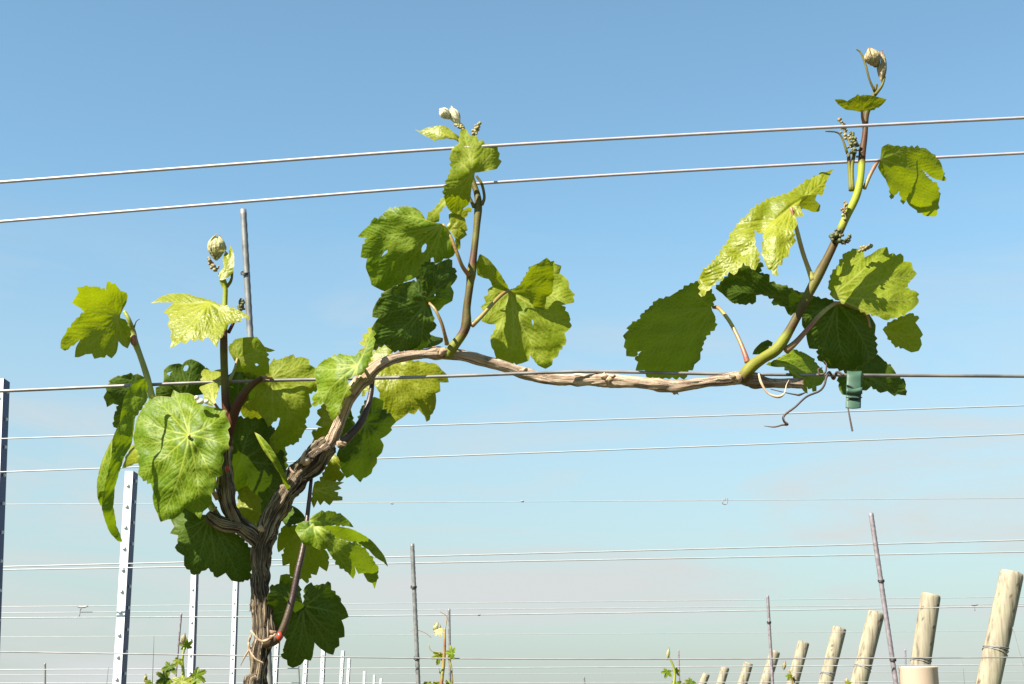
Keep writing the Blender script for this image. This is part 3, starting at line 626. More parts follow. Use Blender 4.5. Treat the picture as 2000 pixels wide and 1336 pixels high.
leaf(V, 'D', [(560,450),(580,430),(610,415),(680,408),(740,430),(775,460),(800,495),(760,487),(700,482),(650,492),(600,492),(570,480)], (565, 460), [(798,492),(740,432),(650,412)], 1.085, .15, .15, 'leaf', relief=.4, cvx=.8)
leaf(V, 'D', [(485,510),(500,475),(540,462),(590,490),(630,488),(660,500),(700,550),(760,570),(820,580),(870,620),(905,670),(935,715),(925,780),(912,824),(900,795),(875,785),(850,740),(825,745),(805,705),(810,740),(797,772),(770,740),(720,700),(680,650),(655,610),(620,618),(575,595),(530,590),(510,550)],
     (580, 480), [(500,545),(620,612),(797,768),(912,818),(932,720)], 1.068, -.1, -.25, 'leaf', relief=.5, cvx=1.0, label='bright drooping leaf low on the right',
     pieces=[('D', [(640,487),(720,490),(790,505),(850,535),(900,570),(935,610),(965,650),(984,707),(960,682),(915,655),(880,615),(820,577),(760,567),(700,548),(670,515)], (600,485), [(980,700),(870,550)], 1.072, .3, .9, dict(relief=.3, teeth=.6, cvx=.8))])
leaf(V, 'N', [(375,590),(390,570),(430,545),(445,570),(580,550),(585,605),(660,670),(660,700),(695,745),(720,815),(665,840),(685,895),(688,970),(645,980),(648,1040),(615,1060),(600,1110),(560,1100),(500,1060),(455,1015),(445,1080),(440,1120),(425,1155),(380,1145),(350,1185),(285,1212),(245,1190),(240,1150),(205,1135),(215,1050),(235,990),(205,950),(140,925),(90,900),(90,640),(110,620),(105,580),(180,555),(190,490),(240,480),(300,530),(340,580),(350,660),(362,710),(375,680)],
     (365, 730), [(435,555),(580,555),(718,815),(640,1000),(600,1100),(440,1110),(285,1205),(210,1130),(95,800),(110,585),(240,485)], 1.105, .45, .45, 'dark', relief=.3, up=False, cvx=.3, label='large dark green leaf at the foot of the low shoot',
     pieces=[('N', [(215,655),(260,680),(340,700),(400,740),(440,830),(465,1000),(445,1015),(400,960),(355,900),(330,820),(280,750)], (220,660), [(455,1005)], 1.078, .8, 1.0, dict(relief=.3, teeth=.5))])
leaf(V, 'C', [(205,410),(300,385),(450,420),(475,560),(430,620),(365,640),(310,700),(255,760),(215,700),(190,560)], (300, 400), [(200,560),(260,750),(430,610),(470,450)], 1.10, .8, .7, 'dark', relief=.3, up=False, cvx=.2)
# centre shoot
leaf(V, 'E', [(640,290),(680,305),(740,275),(790,268),(840,260),(890,270),(940,310),(990,350),(985,390),(950,370),(890,362),(830,370),(795,382),(760,360),(700,330),(670,310)], (980, 365), [(645,291),(740,277),(840,265),(795,378)], 1.085, .3, -.2, 'young', relief=.6, cvx=.6)
leaf(V, 'E', [(1000,290),(1040,285),(1070,340),(1130,345),(1140,380),(1175,375),(1190,405),(1285,415),(1290,460),(1305,480),(1295,520),(1320,540),(1280,600),(1230,610),(1170,620),(1110,630),(1100,680),(1085,720),(1080,780),(1075,830),(1060,880),(1000,920),(940,950),(900,910),(870,850),(870,760),(895,680),(930,590),(915,500),(930,440),(985,400)],
     (1085, 645), [(1010,295),(1135,350),(1285,420),(1315,540),(1170,615),(925,500),(875,800),(940,940),(1070,860)], 1.073, .1, .35, 'under', relief=.5, cvx=.7, rip=2, label='crumpled yellow-green leaf crossing both upper wires', holes=[])
leaf(V, 'E', [(870,820),(800,900),(740,960),(728,1010),(780,1022),(830,1010),(835,940),(885,880)], (880, 850), [(735,1005),(830,1000)], 1.078, -.4, -.3, 'under', relief=.4)
leaf(V, 'F', [(690,130),(740,110),(850,90),(800,160),(815,220),(800,290),(770,310),(770,370),(740,385),(735,300),(700,250),(672,225),(695,190)], (700, 240), [(845,92),(812,220),(768,360)], 1.10, .1, .1, 'young', relief=.6, cvx=.5)
leaf(V, 'F', [(235,135),(270,105),(340,85),(400,80),(460,90),(500,120),(530,170),(580,190),(640,200),(690,240),(710,300),(740,380),(725,420),(690,440),(655,440),(640,460),(595,475),(585,430),(560,440),(500,480),(480,560),(420,590),(350,615),(300,640),(250,665),(195,640),(160,620),(150,575),(135,540),(120,500),(130,440),(85,430),(95,370),(130,300),(65,290),(100,250),(150,205),(160,180),(250,150)],
     (650, 205), [(240,130),(400,85),(70,290),(90,430),(160,615),(250,660),(420,585),(595,470),(725,415)], 1.062, .3, .3, 'leaf', relief=.5, cvx=.55, rip=2, label='broad green leaf left of the tall shoot', holes=[[(503,372),(512,350),(530,335),(540,345),(535,375),(520,395),(505,398)], [(238,410),(250,390),(272,380),(270,398),(250,412),(228,428)]],
     pet=[(865, 438, 3, 1.07), (880, 462, 3.4, 1.068), (893, 495, 3.8, 1.07), (903, 520, 4, 1.075), (916, 538, 5, 1.082)])
leaf(V, 'F', [(540,440),(600,480),(640,460),(690,440),(715,450),(715,500),(735,505),(745,580),(705,630),(725,670),(715,730),(660,760),(620,802),(590,780),(540,740),(490,680),(470,600),(490,500)], (530, 720), [(715,460),(742,580),(722,680),(620,795),(500,520)], 1.12, .5, .5, 'dark', relief=.4, up=False, cvx=.4, holes=[[(592,685),(600,682),(600,694),(593,697)]])
leaf(V, 'F', [(370,610),(430,595),(500,595),(535,585),(545,620),(520,690),(560,760),(580,820),(600,920),(560,950),(545,1040),(500,1070),(430,1075),(300,1070),(250,1030),(170,1065),(160,980),(170,900),(205,850),(165,840),(170,790),(200,730),(245,670),(300,640)],
     (530, 750), [(430,600),(250,670),(170,830),(170,1055),(330,1065),(500,1065),(590,930)], 1.072, .35, .35, 'dark', relief=.6, cvx=.2, rip=2, label='dark leaf just above the top of the cane',
     pet=[(838, 592, 3, 1.073), (850, 605, 3, 1.068), (862, 630, 3.4, 1.07), (869, 655, 3.8, 1.075), (873, 672, 5, 1.082)])
leaf(V, 'F', [(500,1060),(510,1040),(560,960),(600,975),(652,985),(650,1010),(620,1030),(560,1050)], (505, 1055), [(600,978),(650,988)], 1.12, .1, .3, 'dark', relief=.4)
leaf(V, 'F', [(1112,660),(1150,640),(1180,620),(1215,560),(1260,490),(1310,470),(1365,435),(1352,470),(1415,455),(1420,475),(1465,490),(1450,540),(1495,570),(1515,600),(1515,640),(1540,670),(1552,740),(1510,750),(1465,760),(1520,830),(1525,920),(1485,950),(1500,1010),(1450,1070),(1440,1110),(1405,1130),(1400,1170),(1355,1197),(1300,1170),(1245,1100),(1240,1140),(1180,1162),(1100,1155),(1020,1135),(1000,1070),(985,1050),(975,990),(1010,920),(1015,890),(970,890),(915,870),(935,810),(910,770),(945,740),(930,700),(960,690),(960,650),(990,630),(1050,640)],
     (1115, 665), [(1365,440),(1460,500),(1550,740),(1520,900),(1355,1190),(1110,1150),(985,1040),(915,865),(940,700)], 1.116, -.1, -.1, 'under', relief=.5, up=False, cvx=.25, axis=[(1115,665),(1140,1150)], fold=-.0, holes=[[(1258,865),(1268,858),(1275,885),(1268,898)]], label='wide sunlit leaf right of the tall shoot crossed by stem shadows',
     pieces=[('F', [(1116,662),(1180,620),(1215,560),(1260,490),(1310,470),(1365,433),(1385,455),(1412,500),(1405,600),(1398,680),(1360,705),(1342,812),(1290,790),(1240,720),(1180,690)], (1116,662), [(1370,440),(1340,805),(1400,620)], 1.102, .35, .75, dict(relief=.3, up=False, teeth=1.2, cvx=-.2)),  # added overlapping lobe, outlined and tilted from the sun to make a shadow blob
             ('F', [(905,408),(960,440),(1020,510),(1060,570),(1100,640),(1115,668),(1050,655),(990,632),(980,600),(965,580),(920,570),(885,550),(880,480)], (1112,665), [(908,412),(890,545)], 1.112, .3, .9, dict(relief=.3, teeth=.6, up=False, cvx=.2))],
     pet=[(1000, 567, 3.2, 1.115), (985, 572, 3.6, 1.105), (965, 590, 4, 1.098), (943, 615, 4.4, 1.092), (922, 636, 5, 1.086)])
# right-hand shoot
leaf(V, 'I', [(500,690),(440,720),(370,760),(330,785),(250,810),(200,860),(150,900),(155,915),(100,950),(70,975),(85,985),(50,1020),(65,1045),(55,1085),(70,1100),(70,1140),(125,1145),(160,1110),(120,1160),(140,1175),(125,1225),(180,1225),(190,1265),(300,1270),(430,1265),(440,1225),(465,1225),(475,1190),(510,1160),(510,1120),(545,1020),(600,970),(600,910),(580,870),(575,850),(600,790),(560,740),(520,720)],
     (580, 850), [(60,1020),(70,1135),(130,1220),(300,1262),(465,1220),(595,960),(200,865),(400,745)], 1.105, .95, .7, 'dark', relief=.12, up=False, cvx=.2, rip=.7, label='large dark leaf above the right part of the cane',
     pet=[(1393, 600, 3.4, 1.105), (1405, 603, 3.8, 1.098), (1425, 628, 4, 1.088), (1443, 662, 4, 1.08), (1455, 692, 5, 1.075), (1460, 708, 6, 1.074)])
leaf(V, 'I', [(1300,30),(1270,80),(1250,120),(1240,180),(1180,185),(1110,215),(1095,255),(1125,310),(1075,315),(1085,360),(1060,400),(1068,470),(1040,500),(1030,555),(1000,560),(995,600),(970,600),(962,667),(900,600),(880,550),(875,490),(890,410),(850,410),(832,390),(835,480),(855,520),(858,580),(835,632),(765,585),(710,660),(680,640),(620,695),(610,690),(515,790),(500,680),(520,640),(600,570),(660,480),(700,400),(740,350),(830,260),(920,205),(1020,180),(1080,140),(1160,90),(1250,50)],
     (1050, 250), [(1298,35),(1240,175),(1120,305),(1065,440),(962,655),(880,560),(835,620),(710,650),(515,785),(620,600)], 1.075, -.15, -.75, 'young', relief=1.2, cvx=.35, rip=2, label='glossy light green puckered leaf arching left of the thick shoot',
     pieces=[('I', [(1095,245),(1120,190),(1200,183),(1190,215),(1222,245),(1215,282),(1180,287),(1140,270),(1105,262)], (1100,240), [(1215,280),(1200,190)], 1.068, .3, .8, dict(relief=.4, up=False, teeth=1))],
     pet=[(1545, 405, 3, 1.07), (1556, 448, 4.5, 1.072), (1567, 490, 4.8, 1.073), (1578, 522, 5, 1.073), (1588, 548, 7, 1.073)])
leaf(V, 'I', [(600,740),(640,690),(700,640),(770,585),(820,590),(880,588),(860,645),(920,655),(920,700),(1000,720),(1100,760),(1190,785),(1220,800),(1180,860),(1100,880),(1030,892),(1010,850),(930,825),(945,800),(870,775),(840,780),(840,820),(760,834),(700,825),(660,790),(640,770)],
     (1180, 820), [(640,750),(760,830),(920,660),(930,820),(870,600)], 1.125, .3, .7, 'dark', relief=.4, up=False, cvx=.3, label='dark leaf spread behind the thick shoot')
leaf(V, 'I', [(818,1130),(830,1100),(870,1060),(910,1043),(940,1060),(900,1110),(860,1130)], (930, 1070), [(822,1125)], 1.10, .2, .4, 'dark', relief=.3)
leaf(V, 'K', [(145,865),(210,830),(270,800),(320,770),(380,790),(430,820),(470,870),(500,900),(515,950),(490,990),(460,1000),(460,1030),(400,1000),(405,1047),(380,1030),(360,1000),(310,930),(260,880),(200,880)],
     (200, 850), [(320,775),(430,825),(505,930),(460,1025),(405,1040)], 1.082, -.1, -.1, 'leaf', relief=.5, cvx=.9, axis=[(200,850),(420,1000)], fold=.6, label='small drooping leaf under the thick shoot')
leaf(V, 'J', [(575,760),(615,738),(650,750),(750,760),(860,765),(900,800),(960,860),(975,910),(992,982),(930,970),(890,950),(840,905),(880,960),(940,1010),(955,1080),(945,1130),(930,1212),(870,1210),(800,1170),(755,1140),(735,1105),(715,1135),(690,1045),(635,1102),(625,1030),(600,970),(570,930),(550,890),(565,850),(570,800)],
     (570, 840), [(620,745),(860,770),(990,975),(930,1205),(755,1135),(635,1095)], 1.09, .3, .5, 'under', relief=.35, up=False, cvx=.5, label='backlit leaf at the upper right',
     pet=[(1718, 312, 3, 1.09), (1710, 322, 4, 1.088), (1698, 345, 4, 1.086), (1688, 368, 4.5, 1.084)])
leaf(V, 'J', [(268,450),(310,445),(350,460),(400,430),(470,418),(520,425),(560,435),(608,448),(570,490),(510,520),(480,520),(440,530),(390,520),(340,515),(290,480)], (450, 522), [(275,452),(400,432),(470,420),(600,450)], 1.085, .0, .9, 'young', relief=.5, up=False, cvx=.3, label='small yellow leaf under the right bud',
     pet=[(1684, 216, 3, 1.085), (1684, 228, 3, 1.088), (1688, 242, 4, 1.092)])
leaf(V, 'K', [(640,170),(700,145),(750,150),(760,200),(800,180),(850,145),(900,135),(910,180),(1000,190),(1000,225),(1050,230),(1060,275),(1085,300),(1050,340),(1010,390),(1080,410),(1095,480),(1060,520),(1020,545),(960,575),(880,587),(850,570),(825,560),(760,540),(690,510),(650,490),(560,450),(535,370),(555,300),(600,240)],
     (560, 440), [(700,150),(890,140),(1080,300),(1090,470),(880,580)], 1.098, -.1, -.25, 'under', relief=.35, up=False, cvx=.3, label='pale sunlit leaf right of the thick shoot')
leaf(V, 'K', [(870,645),(920,600),(1000,565),(1040,545),(1100,575),(1075,605),(1100,640),(1122,680),(1105,700),(1115,740),(1095,780),(1050,790),(1000,765),(940,745),(900,690)], (872, 645), [(1098,575),(1118,680),(1090,780),(1000,760)], 1.13, -.1, .2, 'under', relief=.5, up=False, cvx=.3, label='small rounded leaf lobe at the far right')
leaf(V, 'K', [(370,570),(400,490),(440,450),(540,460),(600,478),(700,510),(800,570),(828,620),(822,680),(832,760),(838,850),(842,920),(800,935),(740,930),(660,915),(590,890),(535,890),(500,850),(470,840),(470,770),(415,765),(400,710),(395,660),(370,620)],
     (590, 485), [(375,600),(415,760),(480,840),(650,905),(820,900),(825,650)], 1.105, .35, .25, 'dark', relief=.6, up=False, cvx=.3, rip=2, axis=[(700,500),(700,930)], fold=.1, label='broad dark leaf behind the green tie',
     pieces=[('K', [(595,940),(600,1020),(620,1052),(645,1055),(665,1030),(700,1000),(745,1025),(770,1027),(800,1000),(855,1042),(900,1030),(945,1062),(962,1050),(1018,1057),(1012,970),(960,930),(930,880),(880,840),(838,800),(780,850),(700,900)], (700,900), [(1010,1050),(945,1055),(855,1035),(620,1045)], 1.12, -.1, .2, dict(relief=.5, up=False, cvx=.3, rip=2))],
     pet=[(1700, 640, 2.4, 1.103), (1690, 612, 3, 1.10), (1660, 598, 3, 1.099), (1635, 592, 3.6, 1.10), (1605, 612, 4.5, 1.092), (1580, 640, 5, 1.084), (1555, 668, 6, 1.078), (1535, 685, 8, 1.075)])

# --- tips: closed young leaves wrapped round one another
def bud(parent, cx, cy, wpx, hpx, Y, mat, n=5, tilt=0.0, seed=1, label=None, name='growing_tip'):
    """a cluster of small folded, ribbed leaflets bowed round one another"""
    rnd = random.Random(seed); Vv, Ff, A, B_ = [], [], [], []
    c = P(cx, cy, Y); W_, H_ = pr(wpx, Y), pr(hpx, Y); n += 4; NU, NV = 16, 26
    for i in range(n):
        ph = 2 * math.pi * i / n + rnd.uniform(-.25, .25); out = Vector((math.sin(ph), -math.cos(ph), 0)); side = Vector((math.cos(ph), math.sin(ph), 0))
        hh = H_ * rnd.uniform(.72, 1.1); bow = W_ * rnd.uniform(.5, .85); op = R(rnd.uniform(50, 95)); wd = W_ * rnd.uniform(.32, .5)
        tw = rnd.uniform(-.5, .5); lean = rnd.uniform(-.15, .15) * W_; hook = rnd.uniform(.1, .5) * W_; n0 = len(Vv)
        for a in range(NV + 1):
            s = a / NV; z = (s * 2 - 1) * hh
            ww = wd * max(.04, math.sin(math.pi * min(1, s * .9 + .08)) ** .7)
            sp = out * (bow * math.sin(math.pi * s * .85) - hook * s ** 3) + side * lean * s
            for b in range(NU + 1):
                t = b / NU * 2 - 1; th = t * op + tw * s
                rib = abs(math.sin(t * 3.2 * math.pi / 2 + s * 2.0 * abs(t)))
                rr = ww * (1 - .12 * (1 - rib)) * (1 + .12 * noise.noise(Vector((t * 3 + i, s * 7, seed))))
                p = sp + out * (math.cos(th) * rr * .7) + side * math.sin(th) * rr; x, y = p.x, p.y
                zz = z + H_ * .05 * noise.noise(Vector((t * 4, s * 3 + i, seed + 3)))
                X, Z = x * math.cos(tilt) + zz * math.sin(tilt), -x * math.sin(tilt) + zz * math.cos(tilt)
                Vv.append((c.x + X, c.y + y, c.z + Z)); A.append(max(0, 1 - rib * 2.4)); B_.append(min(1, max(0, (s - .88) / .12) * .9 + (.45 if abs(t) > .93 else 0)))
        for a in range(NV):
            for b in range(NU):
                q = n0 + a * (NU + 1) + b; Ff.append((q, q + 1, q + NU + 2, q + NU + 1))
    o = mesh_obj(name, Vv, Ff, MAT[mat], parent, True, {'vein': A, 'rim': B_})
    if label: o['label'] = label
    return o
bud(sh_mid, 424, 483, 19, 26, 1.086, 'tipbud', 5, 0.0, 3, label='closed cream-green bud at the top of the left shoot')
bud(sh_cen, 868, 222, 12, 15, 1.098, 'tipwhite', 4, -.7, 5, label='white woolly bud')
bud(sh_cen, 889, 226, 13, 22, 1.10, 'tipwhite', 4, -.45, 8)
bud(sh_right, 1704, 112, 20, 23, 1.088, 'tipbrown', 5, -.3, 9, label='brownish closed bud at the top right')
bud(sh_right, 1722, 130, 12, 36, 1.092, 'tipbrown', 4, .08, 12)
leaf(V, 'A', [(1465,655),(1452,600),(1500,545),(1492,470),(1515,400),(1545,430),(1560,350),(1590,430),(1592,520),(1580,590),(1540,630),(1490,655)], (1470, 645), [(1560,360),(1520,410),(1590,500)], 1.08, -.3, .1, 'young', relief=.5, cvx=.6, teeth=.8)
def flowers(parent, pts, Y, mat, rpx=3.2, spread=7, n=40, seed=1):
    rnd = random.Random(seed); mb = MB()
    for i in range(n):
        t = i / n * (len(pts) - 1); k = min(int(t), len(pts) - 2); f = t - k
        x = pts[k][0] * (1 - f) + pts[k + 1][0] * f; y = pts[k][1] * (1 - f) + pts[k + 1][1] * f
        sp = spread * (1.15 - .75 * i / n)
        v = P(x + rnd.gauss(0, sp * .45), y + rnd.gauss(0, sp * .4), Y + rnd.uniform(-1, 1) * pr(sp, Y) * .7)
        sphere(mb, v, pr(rpx * rnd.uniform(.7, 1.2), Y), 7, 5)
    ptube(mb, [(p[0], p[1], 1.6) for p in pts], Y, seg=6, sub=4)
    return mb.build('flower_cluster', MAT[mat], parent)
flowers(sh_right, [(1668, 300), (1655, 270), (1645, 245), (1639, 230)], 1.088, 'flower', 3.2, 9, 44, 1)
flowers(sh_right, [(1672, 300), (1668, 275), (1662, 258)], 1.085, 'flowerdark', 3.4, 9, 36, 2)
flowers(sh_right, [(1652, 430), (1649, 410), (1651, 395)], 1.073, 'flower', 3, 7, 26, 3)
flowers(sh_right, [(1640, 470), (1632, 455), (1623, 462)], 1.07, 'flowerdark', 4, 12, 34, 4)
flowers(sh_right, [(1650, 478), (1656, 465), (1660, 462)], 1.07, 'flowerdark', 3.4, 7, 16, 5)
flowers(sh_right, [(1680, 488), (1692, 484), (1705, 480)], 1.10, 'flower', 3.4, 6, 24, 6)
flowers(sh_cen, [(927, 262), (931, 252), (936, 241)], 1.095, 'flower', 3.4, 6, 30, 7)
flowers(sh_cen, [(905, 250), (898, 246), (888, 243)], 1.09, 'flower', 3, 5, 20, 8)
flowers(sh_mid, [(472, 604), (471, 594), (474, 586)], 1.09, 'flowerdark', 3.4, 8, 34, 9)
flowers(sh_mid, [(424, 530), (414, 515), (408, 503)], 1.08, 'flower', 3.6, 7, 22, 10)

# tendrils
def tendril(parent, pts, mat='tendril', label=None, Y=1.08):
    mb = MB(); ptube(mb, [(p[0], p[1], p[2] * .78, *p[3:]) for p in pts], Y, seg=8, sub=8); o = mb.build('tendril', MAT[mat], parent)
    if label: o['label'] = label
tendril(sh_right, [(1648, 733, 3, 1.082), (1635, 727, 3.4, 1.086), (1628, 740, 3.6, 1.098), (1620, 727, 3.4, 1.086), (1614, 737, 3.2, 1.082), (1610, 752, 2.8, 1.078), (1600, 764, 2.8, 1.075), (1575, 775, 2.7, 1.075), (1553, 795, 2.6, 1.075), (1532, 811, 3, 1.075), (1531, 822, 3, 1.073), (1538, 829, 3.2, 1.073), (1528, 830, 2.4, 1.073), (1512, 834, 1.8, 1.073), (1492, 832, .6, 1.072)], label='dry brown tendril hanging below the wire')
tendril(sh_right, [(1606, 718, 2), (1598, 722, 2.2), (1602, 732, 2.6), (1612, 727, 2.4), (1614, 712, 2), (1609, 705, 1.6)], Y=1.082)
tendril(sh_right, [(1482, 730, 2.6, 1.06), (1487, 748, 3.4, 1.058), (1500, 768, 2.4, 1.058), (1520, 775, 4, 1.058), (1532, 768, 2.2, 1.06), (1536, 752, 1.2, 1.062), (1541, 742, .7, 1.062)], 'drycurl')
tendril(sh_right, [(1505, 760, 1.2), (1530, 766, 1.4), (1555, 771, 2.2), (1562, 771, 3), (1575, 766, 1.2)])
tendril(cane, [(1656, 795, 1.6, 1.088), (1659, 812, 2.2, 1.086), (1664, 838, 2.6, 1.086), (1665, 842, 2.8, 1.086)])
tendril(sh_left, [(262, 640, 2, 1.088), (266, 628, 1.5, 1.088), (273, 623, .8, 1.088)])

# ---------------------------------------------------------------- wires
def wire(pts, rpx, mat, label, Y=None, sub=10, grp=None, jitter=0.0):
    q = []; rnd = random.Random(int(pts[0][1]))
    full = []
    # carry the wire on past both edges of the frame
    def yof(p): return p[2] if len(p) > 2 else Y
    a, b = pts[0], pts[1]; full.append((a[0] - 700, a[1] - (b[1] - a[1]) / (b[0] - a[0]) * 700, yof(a)))
    full += [(p[0], p[1] + rnd.uniform(-jitter, jitter), yof(p)) for p in pts]
    a, b = pts[-2], pts[-1]; full.append((b[0] + 700, b[1] + (b[1] - a[1]) / (b[0] - a[0]) * 700, yof(b)))
    for (x, y, yy) in full:
        v = P(x, y, yy); q.append((v.x, v.y, v.z, pr(rpx, yy)))
    mb = MB(); tube(mb, q, seg=10, sub=sub)
    o = mb.build('trellis_wire', MAT[mat], None)
    return tag(o, label, 'wire', 'trellis wires')
wire([(0, 356), (440, 322), (880, 290), (1400, 260), (2000, 230)], 3.3, 'wire', 'uppermost thick silver wire, passing in front of the right shoot', 1.072)
wire([(0, 433), (440, 397), (900, 361), (1400, 330), (2000, 299)], 3.1, 'wire', 'thick silver wire second from the top, passing behind the tall centre shoot', 1.125)
wire([(0, 764), (430, 746), (680, 740), (870, 735), (1060, 728), (1180, 726), (1450, 731), (2000, 735)], 3.3, 'wirecane', 'weathered grey wire that the long cane is laid along', 1.0915)

def fw(y0, y1, r, Y, mat, label, mid=None):
    r *= .8
    pts = [(0, y0)] + ([mid] if mid else [(1000, (y0 + y1) / 2 + 1)]) + [(2000, y1)]
    return wire(pts, r, mat, label, Y)
fw(857, 792, 1.6, 3.45, 'wirefar', 'thin pale wire just below the cane, upper of a close pair')
fw(922, 848, 1.6, 3.45, 'wirefar', 'thin pale wire below the cane, lower of a close pair')
fw(985, 973, .8, 6.0, 'wirefar', 'faint hairline wire with a small hook hanging on it')
fw(1107, 1055, 1.5, 4.9, 'wirefar', 'pale wire, upper of two nearly touching at the left steel post')
fw(1113, 1078, 1.5, 4.9, 'wirefar', 'pale wire, lower of two nearly touching at the left steel post')
fw(1185, 1166, .8, 8.0, 'wirefar', 'faint wire level with the top of the short rod')
fw(1197, 1180, .8, 8.0, 'wirefar', 'faint wire just under the top of the short rod')
fw(1207, 1184, 1.3, 6.3, 'wirefar', 'bright thin wire crossing the tallest wooden post', (900, 1201))
fw(1244, 1232, .6, 9.5, 'wirefar', 'very faint wire above the dark wire')
fw(1273, 1284, 1.6, 3.28, 'wiredull', 'dark grey wire near the bottom tied to the leaning rods', (1000, 1287))
fw(1308, 1298, 1.1, 7.0, 'wirefar', 'thin pale wire under the dark wire')
fw(1318, 1312, .6, 10.0, 'wirefar', 'hairline wire close to the bottom edge')
fw(1334, 1331, .9, 8.2, 'wirefar', 'lowest pale wire touching the bottom edge')

# small clips and splices on the far wires
def small(name, strokes, Y, label, cat, mat='wiredull'):
    mb = MB()
    for s in strokes: ptube(mb, s, Y, seg=6, sub=5)
    return tag(mb.build(name, MAT[mat], None), label, cat)
small('wire_hook', [[(1413, 975, 1), (1411, 983, 1), (1418, 985, 1), (1421, 978, 1), (1420, 973, 1)], [(1416, 973, 1), (1416, 978, 1)]], 5.99, 'small open hook hanging on the faint wire under the cane', 'hook')
small('wire_splice', [[(1018, 979, 2.2), (1023, 979, 2.2)]], 5.98, 'tiny dark splice on the faint wire in the middle of the sky', 'splice')
small('wire_splice', [[(763, 983, 1.6), (768, 984, 1.6)]], 5.98, 'tiny dark splice on the faint wire right of the low leaf', 'splice')
small('wire_clip', [[(150, 1184, 1.4), (160, 1186, 2), (172, 1184, 1.4)], [(157, 1186, 1.2), (155, 1204, 1)], [(154, 1186, 1), (159, 1190, 1)]], 7.98, 'dark twisted clip on a faint wire left of the steel post', 'clip')
small('wire_clip', [[(1896, 1181, 1.2), (1903, 1182, 2), (1910, 1181, 1.2)], [(1903, 1182, 1), (1904, 1193, .9)]], 7.98, 'dark twisted clip on a faint wire left of the tallest wooden post', 'clip')
small('wire_splice', [[(933, 1201, 2.2), (938, 1201, 2)]], 6.25, 'dark knot on the bright thin wire right of the short rod', 'splice')

# ---------------------------------------------------------------- green tie
tie = root('plant_tie', P(1668, 735, 1.09), 'green plastic tie looped over the wire at the right below a dark leaf', 'plant tie')
prof = [(730, 1.098), (726, 1.094), (726, 1.088), (731, 1.083), (745, 1.0815), (760, 1.080), (772, 1.0825), (786, 1.0805), (797, 1.0795)]
pf = catmull(prof, 6); vv = []; ff = []; NX = 8
for (y, Y) in pf:
    for i in range(NX + 1):
        u = i / NX; x = 1654 + 29 * u - (y - 730) * .035
        vv.append(P(x, y + 1.5 * math.sin(u * 3), Y - .0012 * math.sin(u * math.pi)))
for j in range(len(pf) - 1):
    for i in range(NX):
        q = j * (NX + 1) + i; ff.append((q, q + 1, q + NX + 2, q + NX + 1))
o = mesh_obj('band', vv, ff, MAT['tie'], tie)
sm = o.modifiers.new('s', 'SOLIDIFY'); sm.thickness = .0006
vv = []; ff = []
for j, (y, Y) in enumerate([(758, 1.0765), (764, 1.0755), (768, 1.0775), (770, 1.0795)]):
    for i in range(NX + 1):
        u = i / NX; vv.append(P(1653 + 31 * u, y + 2 * math.sin(u * 4), Y))
for j in range(3):
    for i in range(NX):
        q = j * (NX + 1) + i; ff.append((q, q + 1, q + NX + 2, q + NX + 1))
o = mesh_obj('flap', vv, ff, MAT['tie'], tie); sm = o.modifiers.new('s', 'SOLIDIFY'); sm.thickness = .0005
mb = MB(); ptube(mb, [(1652, 776, 1), (1662, 778, 1.4), (1674, 779, 1.2), (1684, 776, 1)], 1.079, seg=6, sub=4); ptube(mb, [(1653, 752, 1.4), (1662, 756, 2), (1672, 763, 1.8), (1684, 761, 1.2)], 1.0785, seg=6, sub=4)
mb.build('twist_wire', MAT['black'], tie)

# ---------------------------------------------------------------- rods
def rod(x0, y0, x1, y1, rpx, Y, mat, label, tied=None, ribs=True):
    a, b = P(x0, y0, Y), P(x1, y1, Y); d = (b - a) / (b.z - a.z)
    e = a + d * (-.05 - a.z)
    r = pr(rpx, Y); mb = MB(); rt = root('steel_rod', (e.x, e.y, 0), label, 'rod', 'training rods')
    n = max(8, int((a - e).length / (r * 1.2))) if ribs else 6; n = min(n, 260)
    pts = [(*(e + (a - e) * i / n), r * (1.06 if i % 2 else .96)) for i in range(n + 1)]
    tube(mb, pts, seg=10, sub=1, round_cap=False)
    mb.build('shaft', MAT[mat], rt, smooth=True)
    for (tx, ty) in (tied or []):
        mb = MB()
        for k in range(3):
            q = []
            for i in range(9):
                an = i / 8 * 2 * math.pi; v = P(tx, ty + k * 1.5, Y); q.append((v.x + math.cos(an) * r * 1.25, v.y + math.sin(an) * r * 1.25, v.z + .002 * math.sin(an), r * .22))
            tube(mb, q, seg=5, sub=2, cap=False)
        mb.build('tie_wire', MAT['black'], rt)
    return rt
rod(475, 409, 489, 660, 6.6, 1.22, 'rod', 'thick grey ribbed rod standing right behind the left shoot', [(479, 532)])
rod(805, 1062, 817, 1336, 4.3, 3.3, 'rod', 'grey rod standing between the low leaves and the small vine shoot', [(808, 1145), (814, 1284)])
rod(1701, 1002, 1750, 1336, 4.6, 3.3, 'rodrust', 'tall brownish rod leaning left among the wooden posts', [(1721, 1133), (1744, 1287)])
rod(1499, 1163, 1509, 1336, 3.0, 4.9, 'rodrust', 'thin brownish rod in front of the middle wooden posts', [(1502, 1214)])
rod(877, 1189, 879, 1336, 2.6, 4.9, 'rod', 'short grey rod behind the small vine shoot near the middle')
rod(1325, 1270, 1327, 1336, 1.6, 8.0, 'rodrust', 'thin short rod beside the small vine left of the wooden posts')
rod(354, 1198, 344, 1310, 2.0, 6.0, 'rodrust', 'thin dark rod rising from the leafy small vine at the left')
rod(88, 1295, 88, 1336, 1.8, 8.0, 'rod', 'stub of a thin rod at the bottom left')
rod(1768, 1268, 1769, 1310, 1.6, 8.0, 'rodrust', 'thin rod peeping out behind the cream tube')
